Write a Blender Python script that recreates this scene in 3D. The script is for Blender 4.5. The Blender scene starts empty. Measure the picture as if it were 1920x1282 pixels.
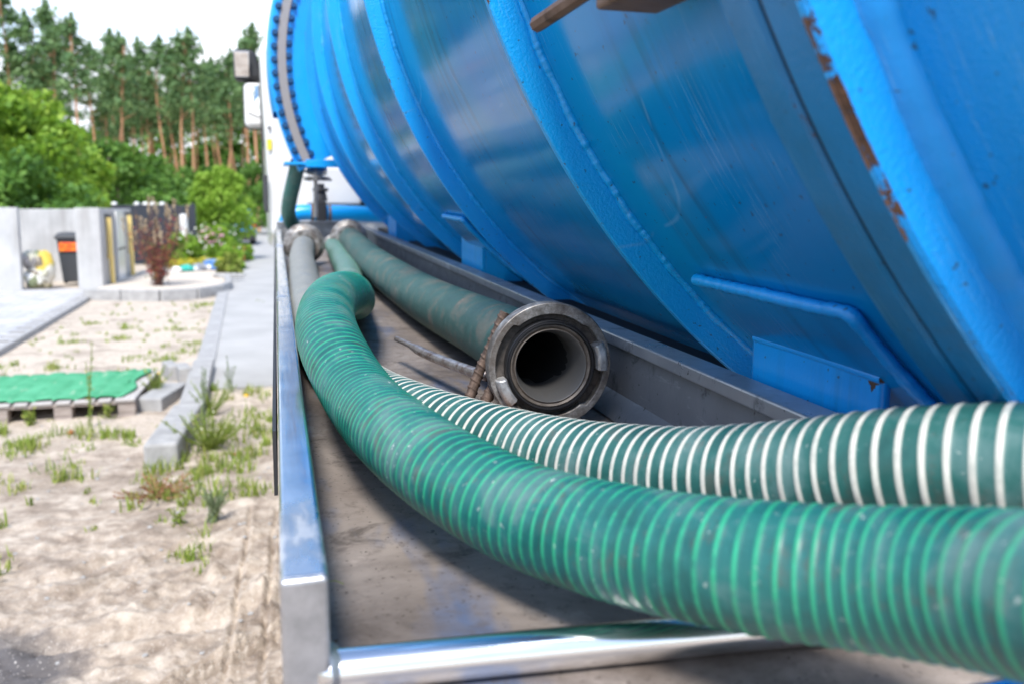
import bpy, math, random
import numpy as np
from mathutils import Vector, Matrix, Euler
random.seed(7); rng = np.random.default_rng(7)
R_ = math.radians
S = bpy.context.scene
COL = S.collection

# ------------------------------------------------------------------ camera, sky, sun, exposure
CAM = np.array([0.0, 0.0, 1.55])
cd = bpy.data.cameras.new('camera'); cam = bpy.data.objects.new('camera', cd); COL.objects.link(cam)
cam.location = CAM; cam.rotation_euler = (R_(90-6.743), 0, R_(-15.455))
cd.sensor_width = 36; cd.lens = 1590/1920*36; cd.shift_y = -61/1920
cd.clip_start = 0.05; cd.clip_end = 2000
cd.dof.use_dof = True; cd.dof.focus_distance = 1.12; cd.dof.aperture_fstop = 4.7; cd.dof.aperture_blades = 9
S.camera = cam

SUN_EL, SUN_AZ = R_(55), math.atan2(-.34, -.94)      # azimuth: sun stands at (sin, cos)(az) = behind left
sd = bpy.data.lights.new('sun', 'SUN'); sun = bpy.data.objects.new('sun', sd); COL.objects.link(sun)
sd.energy = 1.9; sd.angle = R_(13); sd.color = (1, .965, .91)
dirv = Vector((math.sin(SUN_AZ)*math.cos(SUN_EL), math.cos(SUN_AZ)*math.cos(SUN_EL), math.sin(SUN_EL)))
sun.rotation_euler = dirv.to_track_quat('Z', 'Y').to_euler(); sun.location = (-8, -8, 14)

W = bpy.data.worlds.new('World'); S.world = W; W.use_nodes = True
nt = W.node_tree; nt.nodes.clear()
def wn(t, **k):
    n = nt.nodes.new(t)
    for a, b in k.items(): setattr(n, a, b)
    return n
out = wn('ShaderNodeOutputWorld'); bg = wn('ShaderNodeBackground')
sky = wn('ShaderNodeTexSky', sky_type='NISHITA', sun_disc=False, sun_elevation=SUN_EL, sun_rotation=SUN_AZ, air_density=1.0, dust_density=.7, ozone_density=2.0)
tc = wn('ShaderNodeTexCoord'); mp = wn('ShaderNodeMapping'); mp.inputs['Scale'].default_value = (1, 1, 1.9)
mp.inputs['Location'].default_value = (.35, .2, 0)
nz = wn('ShaderNodeTexNoise'); nz.inputs['Scale'].default_value = 2.1; nz.inputs['Detail'].default_value = 7; nz.inputs['Roughness'].default_value = .55
sep = wn('ShaderNodeSeparateXYZ')
hz = wn('ShaderNodeMapRange'); hz.inputs['From Min'].default_value = .0; hz.inputs['From Max'].default_value = .34; hz.inputs['To Min'].default_value = .5; hz.inputs['To Max'].default_value = 0
add = wn('ShaderNodeMath', operation='ADD')
rp = wn('ShaderNodeValToRGB'); rp.color_ramp.elements[0].position = .52; rp.color_ramp.elements[1].position = .74
nz2 = wn('ShaderNodeTexNoise'); nz2.inputs['Scale'].default_value = 3.3; nz2.inputs['Detail'].default_value = 5
cr = wn('ShaderNodeValToRGB')
cr.color_ramp.elements[0].position = .3; cr.color_ramp.elements[0].color = (4.2, 4.4, 4.9, 1)
cr.color_ramp.elements[1].position = .7; cr.color_ramp.elements[1].color = (6.8, 6.9, 7.05, 1)
mx = wn('ShaderNodeMix', data_type='RGBA')
L = nt.links.new
L(tc.outputs['Generated'], mp.inputs['Vector']); L(mp.outputs[0], nz.inputs['Vector']); L(mp.outputs[0], nz2.inputs['Vector'])
L(tc.outputs['Generated'], sep.inputs[0]); L(sep.outputs['Z'], hz.inputs['Value'])
L(nz.outputs['Fac'], add.inputs[0]); L(hz.outputs[0], add.inputs[1]); L(add.outputs[0], rp.inputs['Fac'])
L(nz2.outputs['Fac'], cr.inputs['Fac'])
L(rp.outputs['Color'], mx.inputs['Factor']); L(sky.outputs['Color'], mx.inputs[6]); L(cr.outputs['Color'], mx.inputs[7])
L(mx.outputs[2], bg.inputs['Color']); bg.inputs['Strength'].default_value = .10
L(bg.outputs[0], out.inputs['Surface'])

S.view_settings.view_transform = 'Standard'; S.view_settings.look = 'None'
S.view_settings.exposure = 1.62; S.view_settings.gamma = 1
S.view_settings.use_curve_mapping = False
S.render.engine = 'CYCLES'
S.cycles.max_bounces = 6; S.cycles.use_denoising = True
try: S.cycles.denoiser = 'OPENIMAGEDENOISE'
except Exception: pass

# ------------------------------------------------------------------ small helpers
def rx(P, deg):
    c, s = math.cos(R_(deg)), math.sin(R_(deg)); P = np.asarray(P, float)
    return np.stack([P[..., 0], P[..., 1]*c - P[..., 2]*s, P[..., 1]*s + P[..., 2]*c], -1) + CAM
TILT_TRAY, TILT_TANK = 1.40, 1.638
tw = lambda P: rx(P, TILT_TRAY)       # tray frame -> world (origin at eye height, y along the truck)
kw = lambda P: rx(P, TILT_TANK)       # tank frame -> world

def props(o, label=None, cat=None, group=None, kind=None):
    if label: o['label'] = label
    if cat: o['category'] = cat
    if group: o['group'] = group
    if kind: o['kind'] = kind
    return o
def empty(name, loc, label=None, cat=None, group=None, kind=None, rot=None):
    o = bpy.data.objects.new(name, None); COL.objects.link(o); o.location = loc; o.empty_display_size = .1
    if rot: o.rotation_euler = rot
    return props(o, label, cat, group, kind)
def mesh(name, V, F, smooth=False, attrs=None, fattrs=None):
    me = bpy.data.meshes.new(name)
    V = np.asarray(V, np.float32).reshape(-1, 3)
    if isinstance(F, np.ndarray):
        k = F.shape[1]; n = len(F)
        me.vertices.add(len(V)); me.vertices.foreach_set('co', V.ravel())
        me.loops.add(n*k); me.loops.foreach_set('vertex_index', F.astype(np.int32).ravel())
        me.polygons.add(n); me.polygons.foreach_set('loop_start', np.arange(0, n*k, k, dtype=np.int32))
        me.update(calc_edges=True)
    else:
        me.from_pydata(V.tolist(), [], F); me.update()
    if smooth: me.polygons.foreach_set('use_smooth', np.ones(len(me.polygons), bool))
    for k, v in (attrs or {}).items():
        a = me.attributes.new(k, 'FLOAT', 'POINT'); a.data.foreach_set('value', np.asarray(v, np.float32).ravel())
    for k, v in (fattrs or {}).items():
        a = me.attributes.new(k, 'FLOAT', 'FACE'); a.data.foreach_set('value', np.asarray(v, np.float32).ravel())
    return me
def obj(name, me, mat, parent=None, loc=None, rot=None, label=None, cat=None, group=None, kind=None):
    o = bpy.data.objects.new(name, me); COL.objects.link(o)
    if mat is not None and not me.materials: me.materials.append(mat)
    if parent is not None: o.parent = parent
    if loc is not None: o.location = loc
    if rot is not None: o.rotation_euler = rot
    return props(o, label, cat, group, kind)
def ploc(p):
    q = np.zeros(3)
    while p is not None: q += np.array(p.location); p = p.parent
    return q
def wobj(name, V, F, mat, parent=None, **k):
    """mesh given in world coordinates, kept under an unrotated parent"""
    sm = k.pop('smooth', False); at = k.pop('attrs', None); fa = k.pop('fattrs', None); bv = k.pop('bevel', 0); bs = k.pop('bseg', 2)
    V = np.asarray(V, float).reshape(-1, 3)
    o0 = ploc(parent) if parent is not None else np.array([V[:, 0].mean(), V[:, 1].mean(), V[:, 2].min()])
    o = obj(name, mesh(name, V - o0, F, sm, at, fa), mat, parent, **k)
    if parent is None: o.location = o0
    if bv: bevel(o, bv, bs)
    return o
def bevel(o, w, seg=2):
    m = o.modifiers.new('edge', 'BEVEL'); m.width = w; m.segments = seg; m.limit_method = 'ANGLE'; m.angle_limit = R_(35)
    m.harden_normals = False
    return o
BOXF = [(0, 3, 2, 1), (4, 5, 6, 7), (0, 1, 5, 4), (1, 2, 6, 5), (2, 3, 7, 6), (3, 0, 4, 7)]
def boxv(x0, x1, y0, y1, z0, z1):
    return np.array([(x0, y0, z0), (x1, y0, z0), (x1, y1, z0), (x0, y1, z0), (x0, y0, z1), (x1, y0, z1), (x1, y1, z1), (x0, y1, z1)], float)
def join(parts):
    V, F, n = [], [], 0
    for q in parts:
        v, f = q if isinstance(q, tuple) else (q, BOXF)
        V.append(np.asarray(v, float).reshape(-1, 3)); F += [tuple(i+n for i in q) for q in f]; n += len(V[-1])
    return np.concatenate(V), F
def rotz(V, a, c=(0, 0)):
    V = np.array(V, float); x, y = V[:, 0]-c[0], V[:, 1]-c[1]; ca, sa = math.cos(a), math.sin(a)
    V[:, 0] = c[0]+x*ca-y*sa; V[:, 1] = c[1]+x*sa+y*ca; return V
def catmull(P, step):
    P = np.asarray(P, float); Q = np.vstack([2*P[0]-P[1], P, 2*P[-1]-P[-2]]); out = []
    for i in range(1, len(Q)-2):
        p0, p1, p2, p3 = Q[i-1:i+3]
        d = [max(np.linalg.norm(b-a), 1e-6)**.5 for a, b in ((p0, p1), (p1, p2), (p2, p3))]
        t0, t1 = 0, d[0]; t2 = t1+d[1]; t3 = t2+d[2]
        t = np.linspace(t1, t2, 60, endpoint=(i == len(Q)-3))[:, None]
        A1 = (t1-t)/(t1-t0)*p0+(t-t0)/(t1-t0)*p1; A2 = (t2-t)/(t2-t1)*p1+(t-t1)/(t2-t1)*p2; A3 = (t3-t)/(t3-t2)*p2+(t-t2)/(t3-t2)*p3
        B1 = (t2-t)/(t2-t0)*A1+(t-t0)/(t2-t0)*A2; B2 = (t3-t)/(t3-t1)*A2+(t-t1)/(t3-t1)*A3
        out.append((t2-t)/(t2-t1)*B1+(t-t1)/(t2-t1)*B2)
    C = np.concatenate(out); s = np.r_[0, np.cumsum(np.linalg.norm(np.diff(C, axis=0), axis=1))]
    n = max(int(s[-1]/step), 2); si = np.linspace(0, s[-1], n+1)
    C = np.stack([np.interp(si, s, C[:, k]) for k in range(3)], 1)
    for _ in range(2): C[1:-1] = .25*C[:-2]+.5*C[1:-1]+.25*C[2:]
    return C, si
def tube(P, r, step, seg=16, disp=None, caps=False, soft=0):
    """swept tube; r may be a number or f(s); disp(s, th) is added to the radius.  Seam kept underneath."""
    C, s = catmull(P, step); n = len(C)
    for _ in range(int(2*(soft/step)**2)): C[1:-1] = .25*C[:-2]+.5*C[1:-1]+.25*C[2:]
    if soft: s = np.r_[0, np.cumsum(np.linalg.norm(np.diff(C, axis=0), axis=1))]
    T = np.gradient(C, axis=0); T /= np.linalg.norm(T, axis=1)[:, None]
    up = np.array([0, 0, -1.]); N = np.zeros_like(C)
    v = up - T[0]*(up@T[0]); 
    if np.linalg.norm(v) < .2: v = np.array([1., 0, 0]) - T[0]*T[0][0]
    v /= np.linalg.norm(v); N[0] = v
    for i in range(1, n):
        v = N[i-1] - T[i]*(N[i-1]@T[i]); N[i] = v/np.linalg.norm(v)
    B = np.cross(T, N); th = np.linspace(0, 1, seg+1)
    rr = np.array([r(x) for x in s]) if callable(r) else np.full(n, r)
    Rm = rr[:, None] + (disp(s[:, None], th[None, :]) if disp else 0*th[None, :])
    ca, sa = np.cos(2*np.pi*th)[None, :, None], np.sin(2*np.pi*th)[None, :, None]
    V = C[:, None]+Rm[..., None]*(N[:, None]*ca+B[:, None]*sa)
    i = np.arange(n-1)[:, None]*(seg+1)+np.arange(seg)[None]
    F = np.stack([i, i+seg+1, i+seg+2, i+1], -1).reshape(-1, 4)
    at = dict(s=np.broadcast_to(s[:, None], Rm.shape).ravel(), th=np.broadcast_to(th[None], Rm.shape).ravel())
    V = V.reshape(-1, 3)
    if caps:
        F = [tuple(q) for q in F.tolist()]; F.append(tuple(range(seg))); b = (n-1)*(seg+1); F.append(tuple(range(b+seg-1, b-1, -1)))
    return V, F, at
def cyl(p0, p1, r0, r1=None, seg=12):
    p0, p1 = np.array(p0, float), np.array(p1, float); r1 = r0 if r1 is None else r1
    t = (p1-p0)/np.linalg.norm(p1-p0); a = np.array([0, 0, 1.]) if abs(t[2]) < .9 else np.array([1., 0, 0])
    u = np.cross(t, a); u /= np.linalg.norm(u); w = np.cross(t, u); g = np.arange(seg)/seg*2*np.pi
    ring = np.cos(g)[:, None]*u+np.sin(g)[:, None]*w
    V = np.concatenate([p0+ring*r0, p1+ring*r1])
    F = [(i, (i+1) % seg, seg+(i+1) % seg, seg+i) for i in range(seg)]+[tuple(range(seg-1, -1, -1)), tuple(range(seg, 2*seg))]
    return V, F
_perm = np.random.default_rng(3).random((256, 256))
def vnoise(x, y):
    xi, yi = np.floor(x).astype(int), np.floor(y).astype(int); fx, fy = x-xi, y-yi
    fx, fy = fx*fx*(3-2*fx), fy*fy*(3-2*fy); g = lambda a, b: _perm[a & 255, b & 255]
    return (g(xi, yi)*(1-fx)+g(xi+1, yi)*fx)*(1-fy)+(g(xi, yi+1)*(1-fx)+g(xi+1, yi+1)*fx)*fy
def fbm(x, y, o=4):
    a, t, k = 1, 0, 0
    for i in range(o): t = t+a*vnoise(x*2**i+17*i, y*2**i+31*i); k += a; a *= .5
    return t/k

# ------------------------------------------------------------------ materials
class Mt:
    def __init__(s, name, base=(.5, .5, .5), rough=.5, metal=0., spec=.5, coat=0.):
        s.m = bpy.data.materials.new(name); s.m.use_nodes = True; s.t = s.m.node_tree
        s.b = s.t.nodes['Principled BSDF']; s.out = s.t.nodes['Material Output']
        s.set('Base Color', (*base, 1)); s.set('Roughness', rough); s.set('Metallic', metal); s.set('Specular IOR Level', spec)
        if coat: s.set('Coat Weight', coat); s.set('Coat Roughness', .06)
        s._co = None
    def set(s, k, v): s.b.inputs[k].default_value = v
    def n(s, t, **k):
        n = s.t.nodes.new(t)
        for a, b in k.items(): setattr(n, a, b)
        return n
    def l(s, a, b): s.t.links.new(a, b)
    def co(s):
        if s._co is None: s._co = s.n('ShaderNodeTexCoord').outputs['Object']
        return s._co
    def noise(s, scale, detail=4, rough=.55, stretch=None, co=None, dist=0):
        x = s.n('ShaderNodeTexNoise'); x.inputs['Scale'].default_value = scale; x.inputs['Detail'].default_value = detail
        x.inputs['Roughness'].default_value = rough; x.inputs['Distortion'].default_value = dist; src = co or s.co()
        if stretch:
            m = s.n('ShaderNodeMapping'); m.inputs['Scale'].default_value = stretch; s.l(src, m.inputs['Vector']); src = m.outputs[0]
        s.l(src, x.inputs['Vector']); return x.outputs['Fac']
    def attr(s, name): return s.n('ShaderNodeAttribute', attribute_name=name).outputs['Fac']
    def ramp(s, fac, *stops, interp='LINEAR'):
        r = s.n('ShaderNodeValToRGB'); e = r.color_ramp.elements; r.color_ramp.interpolation = interp
        while len(e) < len(stops): e.new(.5)
        for q, (p, c) in zip(e, stops):
            q.position = p; q.color = (*c, 1) if hasattr(c, '__len__') else (c, c, c, 1)
        s.l(fac, r.inputs['Fac']); return r.outputs['Color']
    def mth(s, op, a, b=None, clamp=False):
        m = s.n('ShaderNodeMath', operation=op, use_clamp=clamp)
        for i, v in enumerate((a, b)):
            if v is None: continue
            if isinstance(v, (int, float)): m.inputs[i].default_value = v
            else: s.l(v, m.inputs[i])
        return m.outputs[0]
    def mix(s, f, a, b, blend='MIX'):
        m = s.n('ShaderNodeMix', data_type='RGBA', blend_type=blend)
        for i, v in ((0, f), (6, a), (7, b)):
            if isinstance(v, (int, float)): m.inputs[i].default_value = v
            elif isinstance(v, tuple): m.inputs[i].default_value = (*v, 1)
            else: s.l(v, m.inputs[i])
        return m.outputs[2]
    def base(s, c): s.l(c, s.b.inputs['Base Color']); return s
    def rough(s, c): s.l(c, s.b.inputs['Roughness']); return s
    def bump(s, h, strength=.2, dist=.01):
        b = s.n('ShaderNodeBump'); b.inputs['Strength'].default_value = strength; b.inputs['Distance'].default_value = dist
        s.l(h, b.inputs['Height']); prev = s.b.inputs['Normal']
        if prev.is_linked: s.l(prev.links[0].from_socket, b.inputs['Normal'])
        s.l(b.outputs[0], s.b.inputs['Normal']); return s

BLUE, BLUE_D, BLUE_T = (.0004, .262, .675), (.0003, .20, .55), (.0004, .30, .61)
RUST, RUST_D = (.105, .052, .030), (.035, .02, .014)
def blue_paint(name, rough=.17, bumpy=0, edge=True, dirt=.5, spec=.5, scratch=.6, grime_shade=0., light_gain=1.2):
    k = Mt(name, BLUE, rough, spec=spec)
    big = k.noise(1.6, 5); B3 = [tuple(min(.92, x*light_gain) for x in q) for q in (BLUE_D, BLUE, BLUE_T)]; c = k.ramp(big, (.3, B3[0]), (.5, B3[1]), (.72, B3[2]))  # lit and shaded levels of one blue are put into the colour
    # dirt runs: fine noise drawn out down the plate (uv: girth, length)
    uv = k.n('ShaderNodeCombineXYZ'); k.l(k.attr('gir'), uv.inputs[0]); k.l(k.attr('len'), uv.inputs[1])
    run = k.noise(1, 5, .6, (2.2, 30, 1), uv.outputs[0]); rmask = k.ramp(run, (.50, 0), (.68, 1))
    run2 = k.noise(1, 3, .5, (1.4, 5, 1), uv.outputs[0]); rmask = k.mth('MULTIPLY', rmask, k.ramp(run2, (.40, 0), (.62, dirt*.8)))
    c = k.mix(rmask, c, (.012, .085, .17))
    if grime_shade: c = k.mix(k.mth('MULTIPLY', k.ramp(k.noise(6, 5, .65), (.3, .55), (.7, 1)), grime_shade), c, (.002, .085, .17)); c = k.mix(k.ramp(k.noise(11, 5, .7, dist=.5), (.56, 0), (.70, .4)), c, (.04, .06, .075))  # dark teal mix: painted-in shade of the rims, plus grey dirt patches
    # hairline scratches
    scr = k.noise(1, 6, .75, (9, 300, 1), uv.outputs[0]); sm = k.ramp(scr, (.575, 0), (.63, scratch))
    sm = k.mth('MULTIPLY', sm, k.ramp(k.noise(1, 2, .5, (3, 7, 1), uv.outputs[0]), (.46, 0), (.62, 1)))
    c = k.mix(sm, c, (.16, .40, .66))
    hl = k.mth('ABSOLUTE', k.mth('SUBTRACT', k.noise(1.9, 0, .5, dist=.5), .5)); hm = k.mth('MULTIPLY', k.ramp(hl, (.0008, .55), (.0020, 0)), k.ramp(k.noise(6.5, 3), (.54, 0), (.60, scratch)))
    c = k.mix(hm, c, (.16, .40, .66))
    # dust film and splashes
    du = k.ramp(k.noise(2.6, 6, .7, dist=.5), (.52, 0), (.76, .06)); c = k.mix(du, c, (.12, .26, .36))
    ch = k.ramp(k.noise(120, 2, .5), (.70, 0), (.73, .8)); c = k.mix(ch, c, (.02, .07, .14))
    # rust specks
    sp = k.noise(75, 3, .6); spk = k.mth('MULTIPLY', k.ramp(sp, (.71, 0), (.75, 1)), k.ramp(k.noise(3.0, 2), (.5, 0), (.64, 1)))
    c = k.mix(spk, c, RUST)
    if edge:
        e = k.attr('edge'); nn = k.noise(60, 5, .7); nl = k.noise(7, 3)
        v = k.mth('ADD', k.mth('MULTIPLY', e, 1.0), k.mth('ADD', k.mth('MULTIPLY', nn, .9), k.mth('MULTIPLY', nl, .8)))
        em = k.ramp(k.mth('MULTIPLY', v, .5), (.985, 0), (1.0, 1)); c = k.mix(em, c, k.ramp(nn, (.4, RUST_D), (.65, RUST)))
        k.rough(k.mth('ADD', k.mth('MULTIPLY', em, .6), k.mth('ADD', k.mth('MULTIPLY', k.noise(9, 5, .65), .14), rough-.05)))
    else:
        k.rough(k.mth('ADD', k.mth('MULTIPLY', k.noise(9, 5, .65), .14), rough-.05))
    k.base(c)
    if bumpy: k.bump(k.noise(260, 3, .6), bumpy, .002)
    k.bump(k.noise(5, 3), .05, .02)
    return k.m
M = {}
M['shell'] = blue_paint('blue_tank_paint', .12, 0, spec=.2, dirt=.75, scratch=.75, light_gain=.84)  # same paint as the rings, darkened: the shell's shade is in the colour
M['ring'] = blue_paint('blue_rough_paint', .36, .55, dirt=.15)
M['flange'] = blue_paint('grimy_shaded_flange_paint', .32, .3, dirt=.4, grime_shade=.85)  # grime and the rims' shade both mixed into this colour
M['weld'] = blue_paint('blue_weld_paint', .34, .3, edge=False, dirt=.3)
M['plate'] = blue_paint('blue_plate_paint', .28, .12, dirt=.4)

k = Mt('brushed_stainless', (.72, .74, .76), .2, 1.)
g = k.noise(1, 6, .7, (240, 5, 240)); k.rough(k.ramp(g, (.3, .13), (.75, .3))); k.base(k.ramp(k.noise(12, 5, .65), (.3, (.56, .58, .6)), (.7, (.80, .81, .83))))
sm = k.ramp(k.noise(5, 6, .7, (2, .6, 2)), (.58, 0), (.68, .5)); k.rough(k.mth('ADD', sm, k.ramp(g, (.3, .11), (.75, .26)))); k.bump(k.noise(26, 4), .04, .004); k.bump(k.noise(2.6, 3, .5), .22, .03); M['steel'] = k.m
k = Mt('dull_stainless_end', (.5, .51, .53), .42, .85)
k.base(k.ramp(k.noise(38, 5, .65), (.3, (.34, .35, .37)), (.7, (.56, .57, .6)))); k.bump(k.noise(200, 3), .08, .002); M['steel_dull'] = k.m
k = Mt('polished_tube', (.82, .82, .83), .12, 1.); k.rough(k.ramp(k.noise(1, 5, .6, (6, 260, 260)), (.3, .09), (.8, .26))); M['tube'] = k.m

def worn_steel(name, a, b, rough, metal, blue=0., vert=False, grime_shade=0.):
    k = Mt(name, a, rough, metal); n1 = k.noise(4.5, 6, .6); c = k.ramp(n1, (.3, a), (.7, b))
    n2 = k.noise(19, 6, .7, dist=.6); c = k.mix(k.ramp(n2, (.57, 0), (.69, .8)), c, tuple(x*.3 for x in a))
    if blue:
        n3 = k.noise(3.1, 4, .65, (2.6, .8, 1)); c = k.mix(k.ramp(n3, (.54, 0), (.68, blue)), c, (.03, .11, .27))
    n5 = k.noise(8, 5, .7, (1, 1, 5) if vert else (1, 1, 1)); c = k.mix(k.ramp(n5, (.60, 0), (.70, .5)), c, tuple(min(1, x*1.9) for x in b))
    n4 = k.noise(90, 3, .6); c = k.mix(k.ramp(n4, (.68, 0), (.73, .9)), c, (.03, .025, .02))
    if grime_shade: c = k.mix(k.ramp(k.noise(2.2, 7, .72, dist=.7), (.42, 0), (.66, grime_shade)), c, (.085, .066, .055)); c = k.mix(k.ramp(k.noise(30, 5, .75, dist=.4), (.54, 0), (.66, .55)), c, (.10, .08, .068)); c = k.mix(k.ramp(k.noise(200, 2, .5), (.66, 0), (.72, .8)), c, (.06, .045, .035))
    k.base(c); k.rough(k.ramp(n2, (.3, rough-.1), (.7, rough+.16))); k.bump(n2, .12, .004); k.bump(n4, .12, .002); return k.m
M['floor'] = worn_steel('dirty_tray_plate', (.215, .178, .155), (.32, .278, .25), .48, .12, .7, grime_shade=.85)
M['wall'] = worn_steel('grey_tray_wall', (.17, .178, .19), (.245, .25, .26), .42, .35, .0, True)
M['lip'] = worn_steel('grey_tray_lip', (.30, .31, .33), (.43, .44, .46), .34, .55)
M['rubber'] = Mt('black_rubber', (.02, .021, .024), .6).m
M['rusty'] = worn_steel('rusty_brown_steel', (.10, .055, .035), (.24, .16, .12), .62, .3)
k = Mt('bare_rod_steel', (.30, .27, .25), .42, .8); k.base(k.ramp(k.noise(40, 5, .7), (.35, (.20, .13, .10)), (.55, (.48, .45, .44)))); k.bump(k.noise(150, 4), .3, .002); M['rod'] = k.m
k = Mt('rusty_rebar', (.13, .075, .05), .7, .4); k.base(k.ramp(k.noise(60, 5, .7), (.3, (.045, .03, .024)), (.7, (.16, .11, .085)))); k.bump(k.noise(220, 4), .4, .002); M['rebar'] = k.m
k = Mt('cast_aluminium', (.42, .40, .38), .5, .55); cn = k.noise(45, 7, .75)
c = k.ramp(cn, (.34, (.075, .062, .053)), (.52, (.27, .255, .24)), (.68, (.56, .55, .54))); c = k.mix(k.ramp(k.noise(14, 4), (.46, 0), (.64, .75)), c, (.13, .10, .08))
k.base(c); k.bump(cn, .25, .002); k.bump(k.noise(300, 3), .3, .001); M['cast'] = k.m
k = Mt('worn_claw_aluminium', (.6, .6, .6), .38, .7); cn = k.noise(60, 6, .7); k.base(k.ramp(cn, (.3, (.25, .235, .22)), (.5, (.6, .6, .6)), (.7, (.78, .78, .78)))); k.bump(cn, .2, .002); M['claw'] = k.m
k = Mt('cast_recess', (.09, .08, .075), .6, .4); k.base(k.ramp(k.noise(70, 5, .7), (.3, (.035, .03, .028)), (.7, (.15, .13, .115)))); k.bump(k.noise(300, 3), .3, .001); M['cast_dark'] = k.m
k = Mt('boss_bronze', (.2, .17, .14), .5, .25); k.base(k.ramp(k.noise(60, 5, .7), (.3, (.07, .055, .045)), (.7, (.20, .17, .145)))); k.bump(k.noise(200, 3), .2, .001); M['boss'] = k.m
M['bore'] = Mt('grey_bore_metal', (.17, .165, .16), .4, .5).m
k = Mt('seal_rubber', (.018, .018, .02), .38); k.bump(k.noise(150, 3), .1, .001); M['seal'] = k.m

def hose_mat(name, pitch, valley, crest, width, dust, rough=.42, fine=0, patch=None, far=None, lean=1, dustc=(.24, .245, .225), worn=.7, sft=.05):
    k = Mt(name, valley, rough); s, th = k.attr('s'), k.attr('th')
    ph = k.mth('FRACT', k.mth('ADD', k.mth('DIVIDE', s, pitch), k.mth('MULTIPLY', th, lean)))
    tri = k.mth('ABSOLUTE', k.mth('SUBTRACT', ph, .5))            # 0 on the crest, .5 in the valley
    w1 = k.noise(55, 4, .65); w2 = k.noise(14, 5, .65, dist=.4); w3 = k.noise(4, 3)
    w4 = k.noise(24, 5, .7, dist=.3)
    va = k.ramp(w2, (.30, tuple(x*.6 for x in valley)), (.5, valley), (.68, patch or valley)); cr = k.ramp(w1, (.3, tuple(x*.72 for x in crest)), (.7, crest))
    cr = k.mix(k.ramp(w4, (.50, 0), (.64, worn)), cr, va)
    va = k.mix(k.ramp(w4, (.34, .55), (.46, 0)), va, (.075, .068, .055))
    m = k.ramp(k.mth('ADD', tri, k.mth('MULTIPLY', k.mth('SUBTRACT', w1, .5), .07)), (max(0, width-sft), 1), (width+sft, 0))
    c = k.mix(m, va, cr)
    d = k.ramp(w2, (.5, 0), (.72, dust)); c = k.mix(d, c, dustc)
    if far:   # muddy stretch of the hose, by length along it
        f = k.ramp(k.mth('ADD', k.mth('DIVIDE', s, far[2]), k.mth('MULTIPLY', k.mth('SUBTRACT', w3, .5), .25)), (far[0], 0), (far[1], 1))
        c = k.mix(k.mth('MULTIPLY', f, far[3]), c, k.ramp(w2, (.3, (.17, .175, .165)), (.7, (.235, .235, .22))))
    sp = k.ramp(k.noise(130, 3, .6), (.66, 0), (.72, .6)); c = k.mix(k.mth('MULTIPLY', sp, k.ramp(w2, (.4, 0), (.6, 1))), c, (.62, .64, .6))
    k.base(c); k.rough(k.ramp(w2, (.3, rough-.1), (.72, rough+.2)))
    k.bump(w1, .12, .002)
    if fine:
        fh = k.mth('ABSOLUTE', k.mth('SUBTRACT', k.mth('FRACT', k.mth('DIVIDE', s, fine)), .5)); k.bump(fh, 1., .0022)
    return k.m
P1, P2 = .0117, .0147
M['hose1'] = hose_mat('green_ribbed_hose', P1, (.010, .112, .106), (.022, .32, .175), .13, .24, sft=.075, patch=(.035, .14, .14), far=(.24, .34, 6.0, .45))
M['hose2'] = hose_mat('white_spiral_hose', P2, (.020, .105, .092), (.66, .645, .57), .145, .3, worn=.25, patch=(.04, .15, .145), far=(.24, .32, 6.0, .93))
M['hose3'] = hose_mat('dusty_dark_green_hose', .0052, (.032, .088, .078), (.062, .155, .138), .26, .55, rough=.6, fine=.0052, patch=(.105, .10, .085), lean=0, dustc=(.205, .165, .13))
M['hose4'] = hose_mat('upright_green_hose', .01, (.035, .15, .135), (.05, .19, .165), .2, .3, rough=.5, lean=0)
k = Mt('white_cab_paint', (.74, .74, .73), .3, coat=.3); k.base(k.ramp(k.noise(3, 5), (.3, (.66, .66, .65)), (.7, (.78, .78, .77)))); M['white'] = k.m
M['grey_plastic'] = Mt('dark_grey_plastic', (.05, .052, .056), .5).m
M['mirror'] = Mt('mirror_glass', (.9, .91, .92), .03, 1.).m
M['glass'] = Mt('dark_window_glass', (.02, .025, .03), .05).m
M['yellow_tag'] = Mt('yellow_sticker', (.75, .62, .05), .5).m
M['grey_band'] = Mt('grey_gasket_band', (.31, .29, .285), .45, .3).m
M['valve'] = worn_steel('valve_aluminium', (.42, .42, .42), (.6, .6, .6), .4, .7)
# ------------------------------------------------------------------ the tank truck
RT, XC, ZC = 1.12, 1.280, .633          # ring radius, axis position (tank frame)
truck = empty('tank_truck', (1.28, 4.0, 0), 'large blue suction tank truck with a white cab and a hose tray along its side', 'truck')

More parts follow.
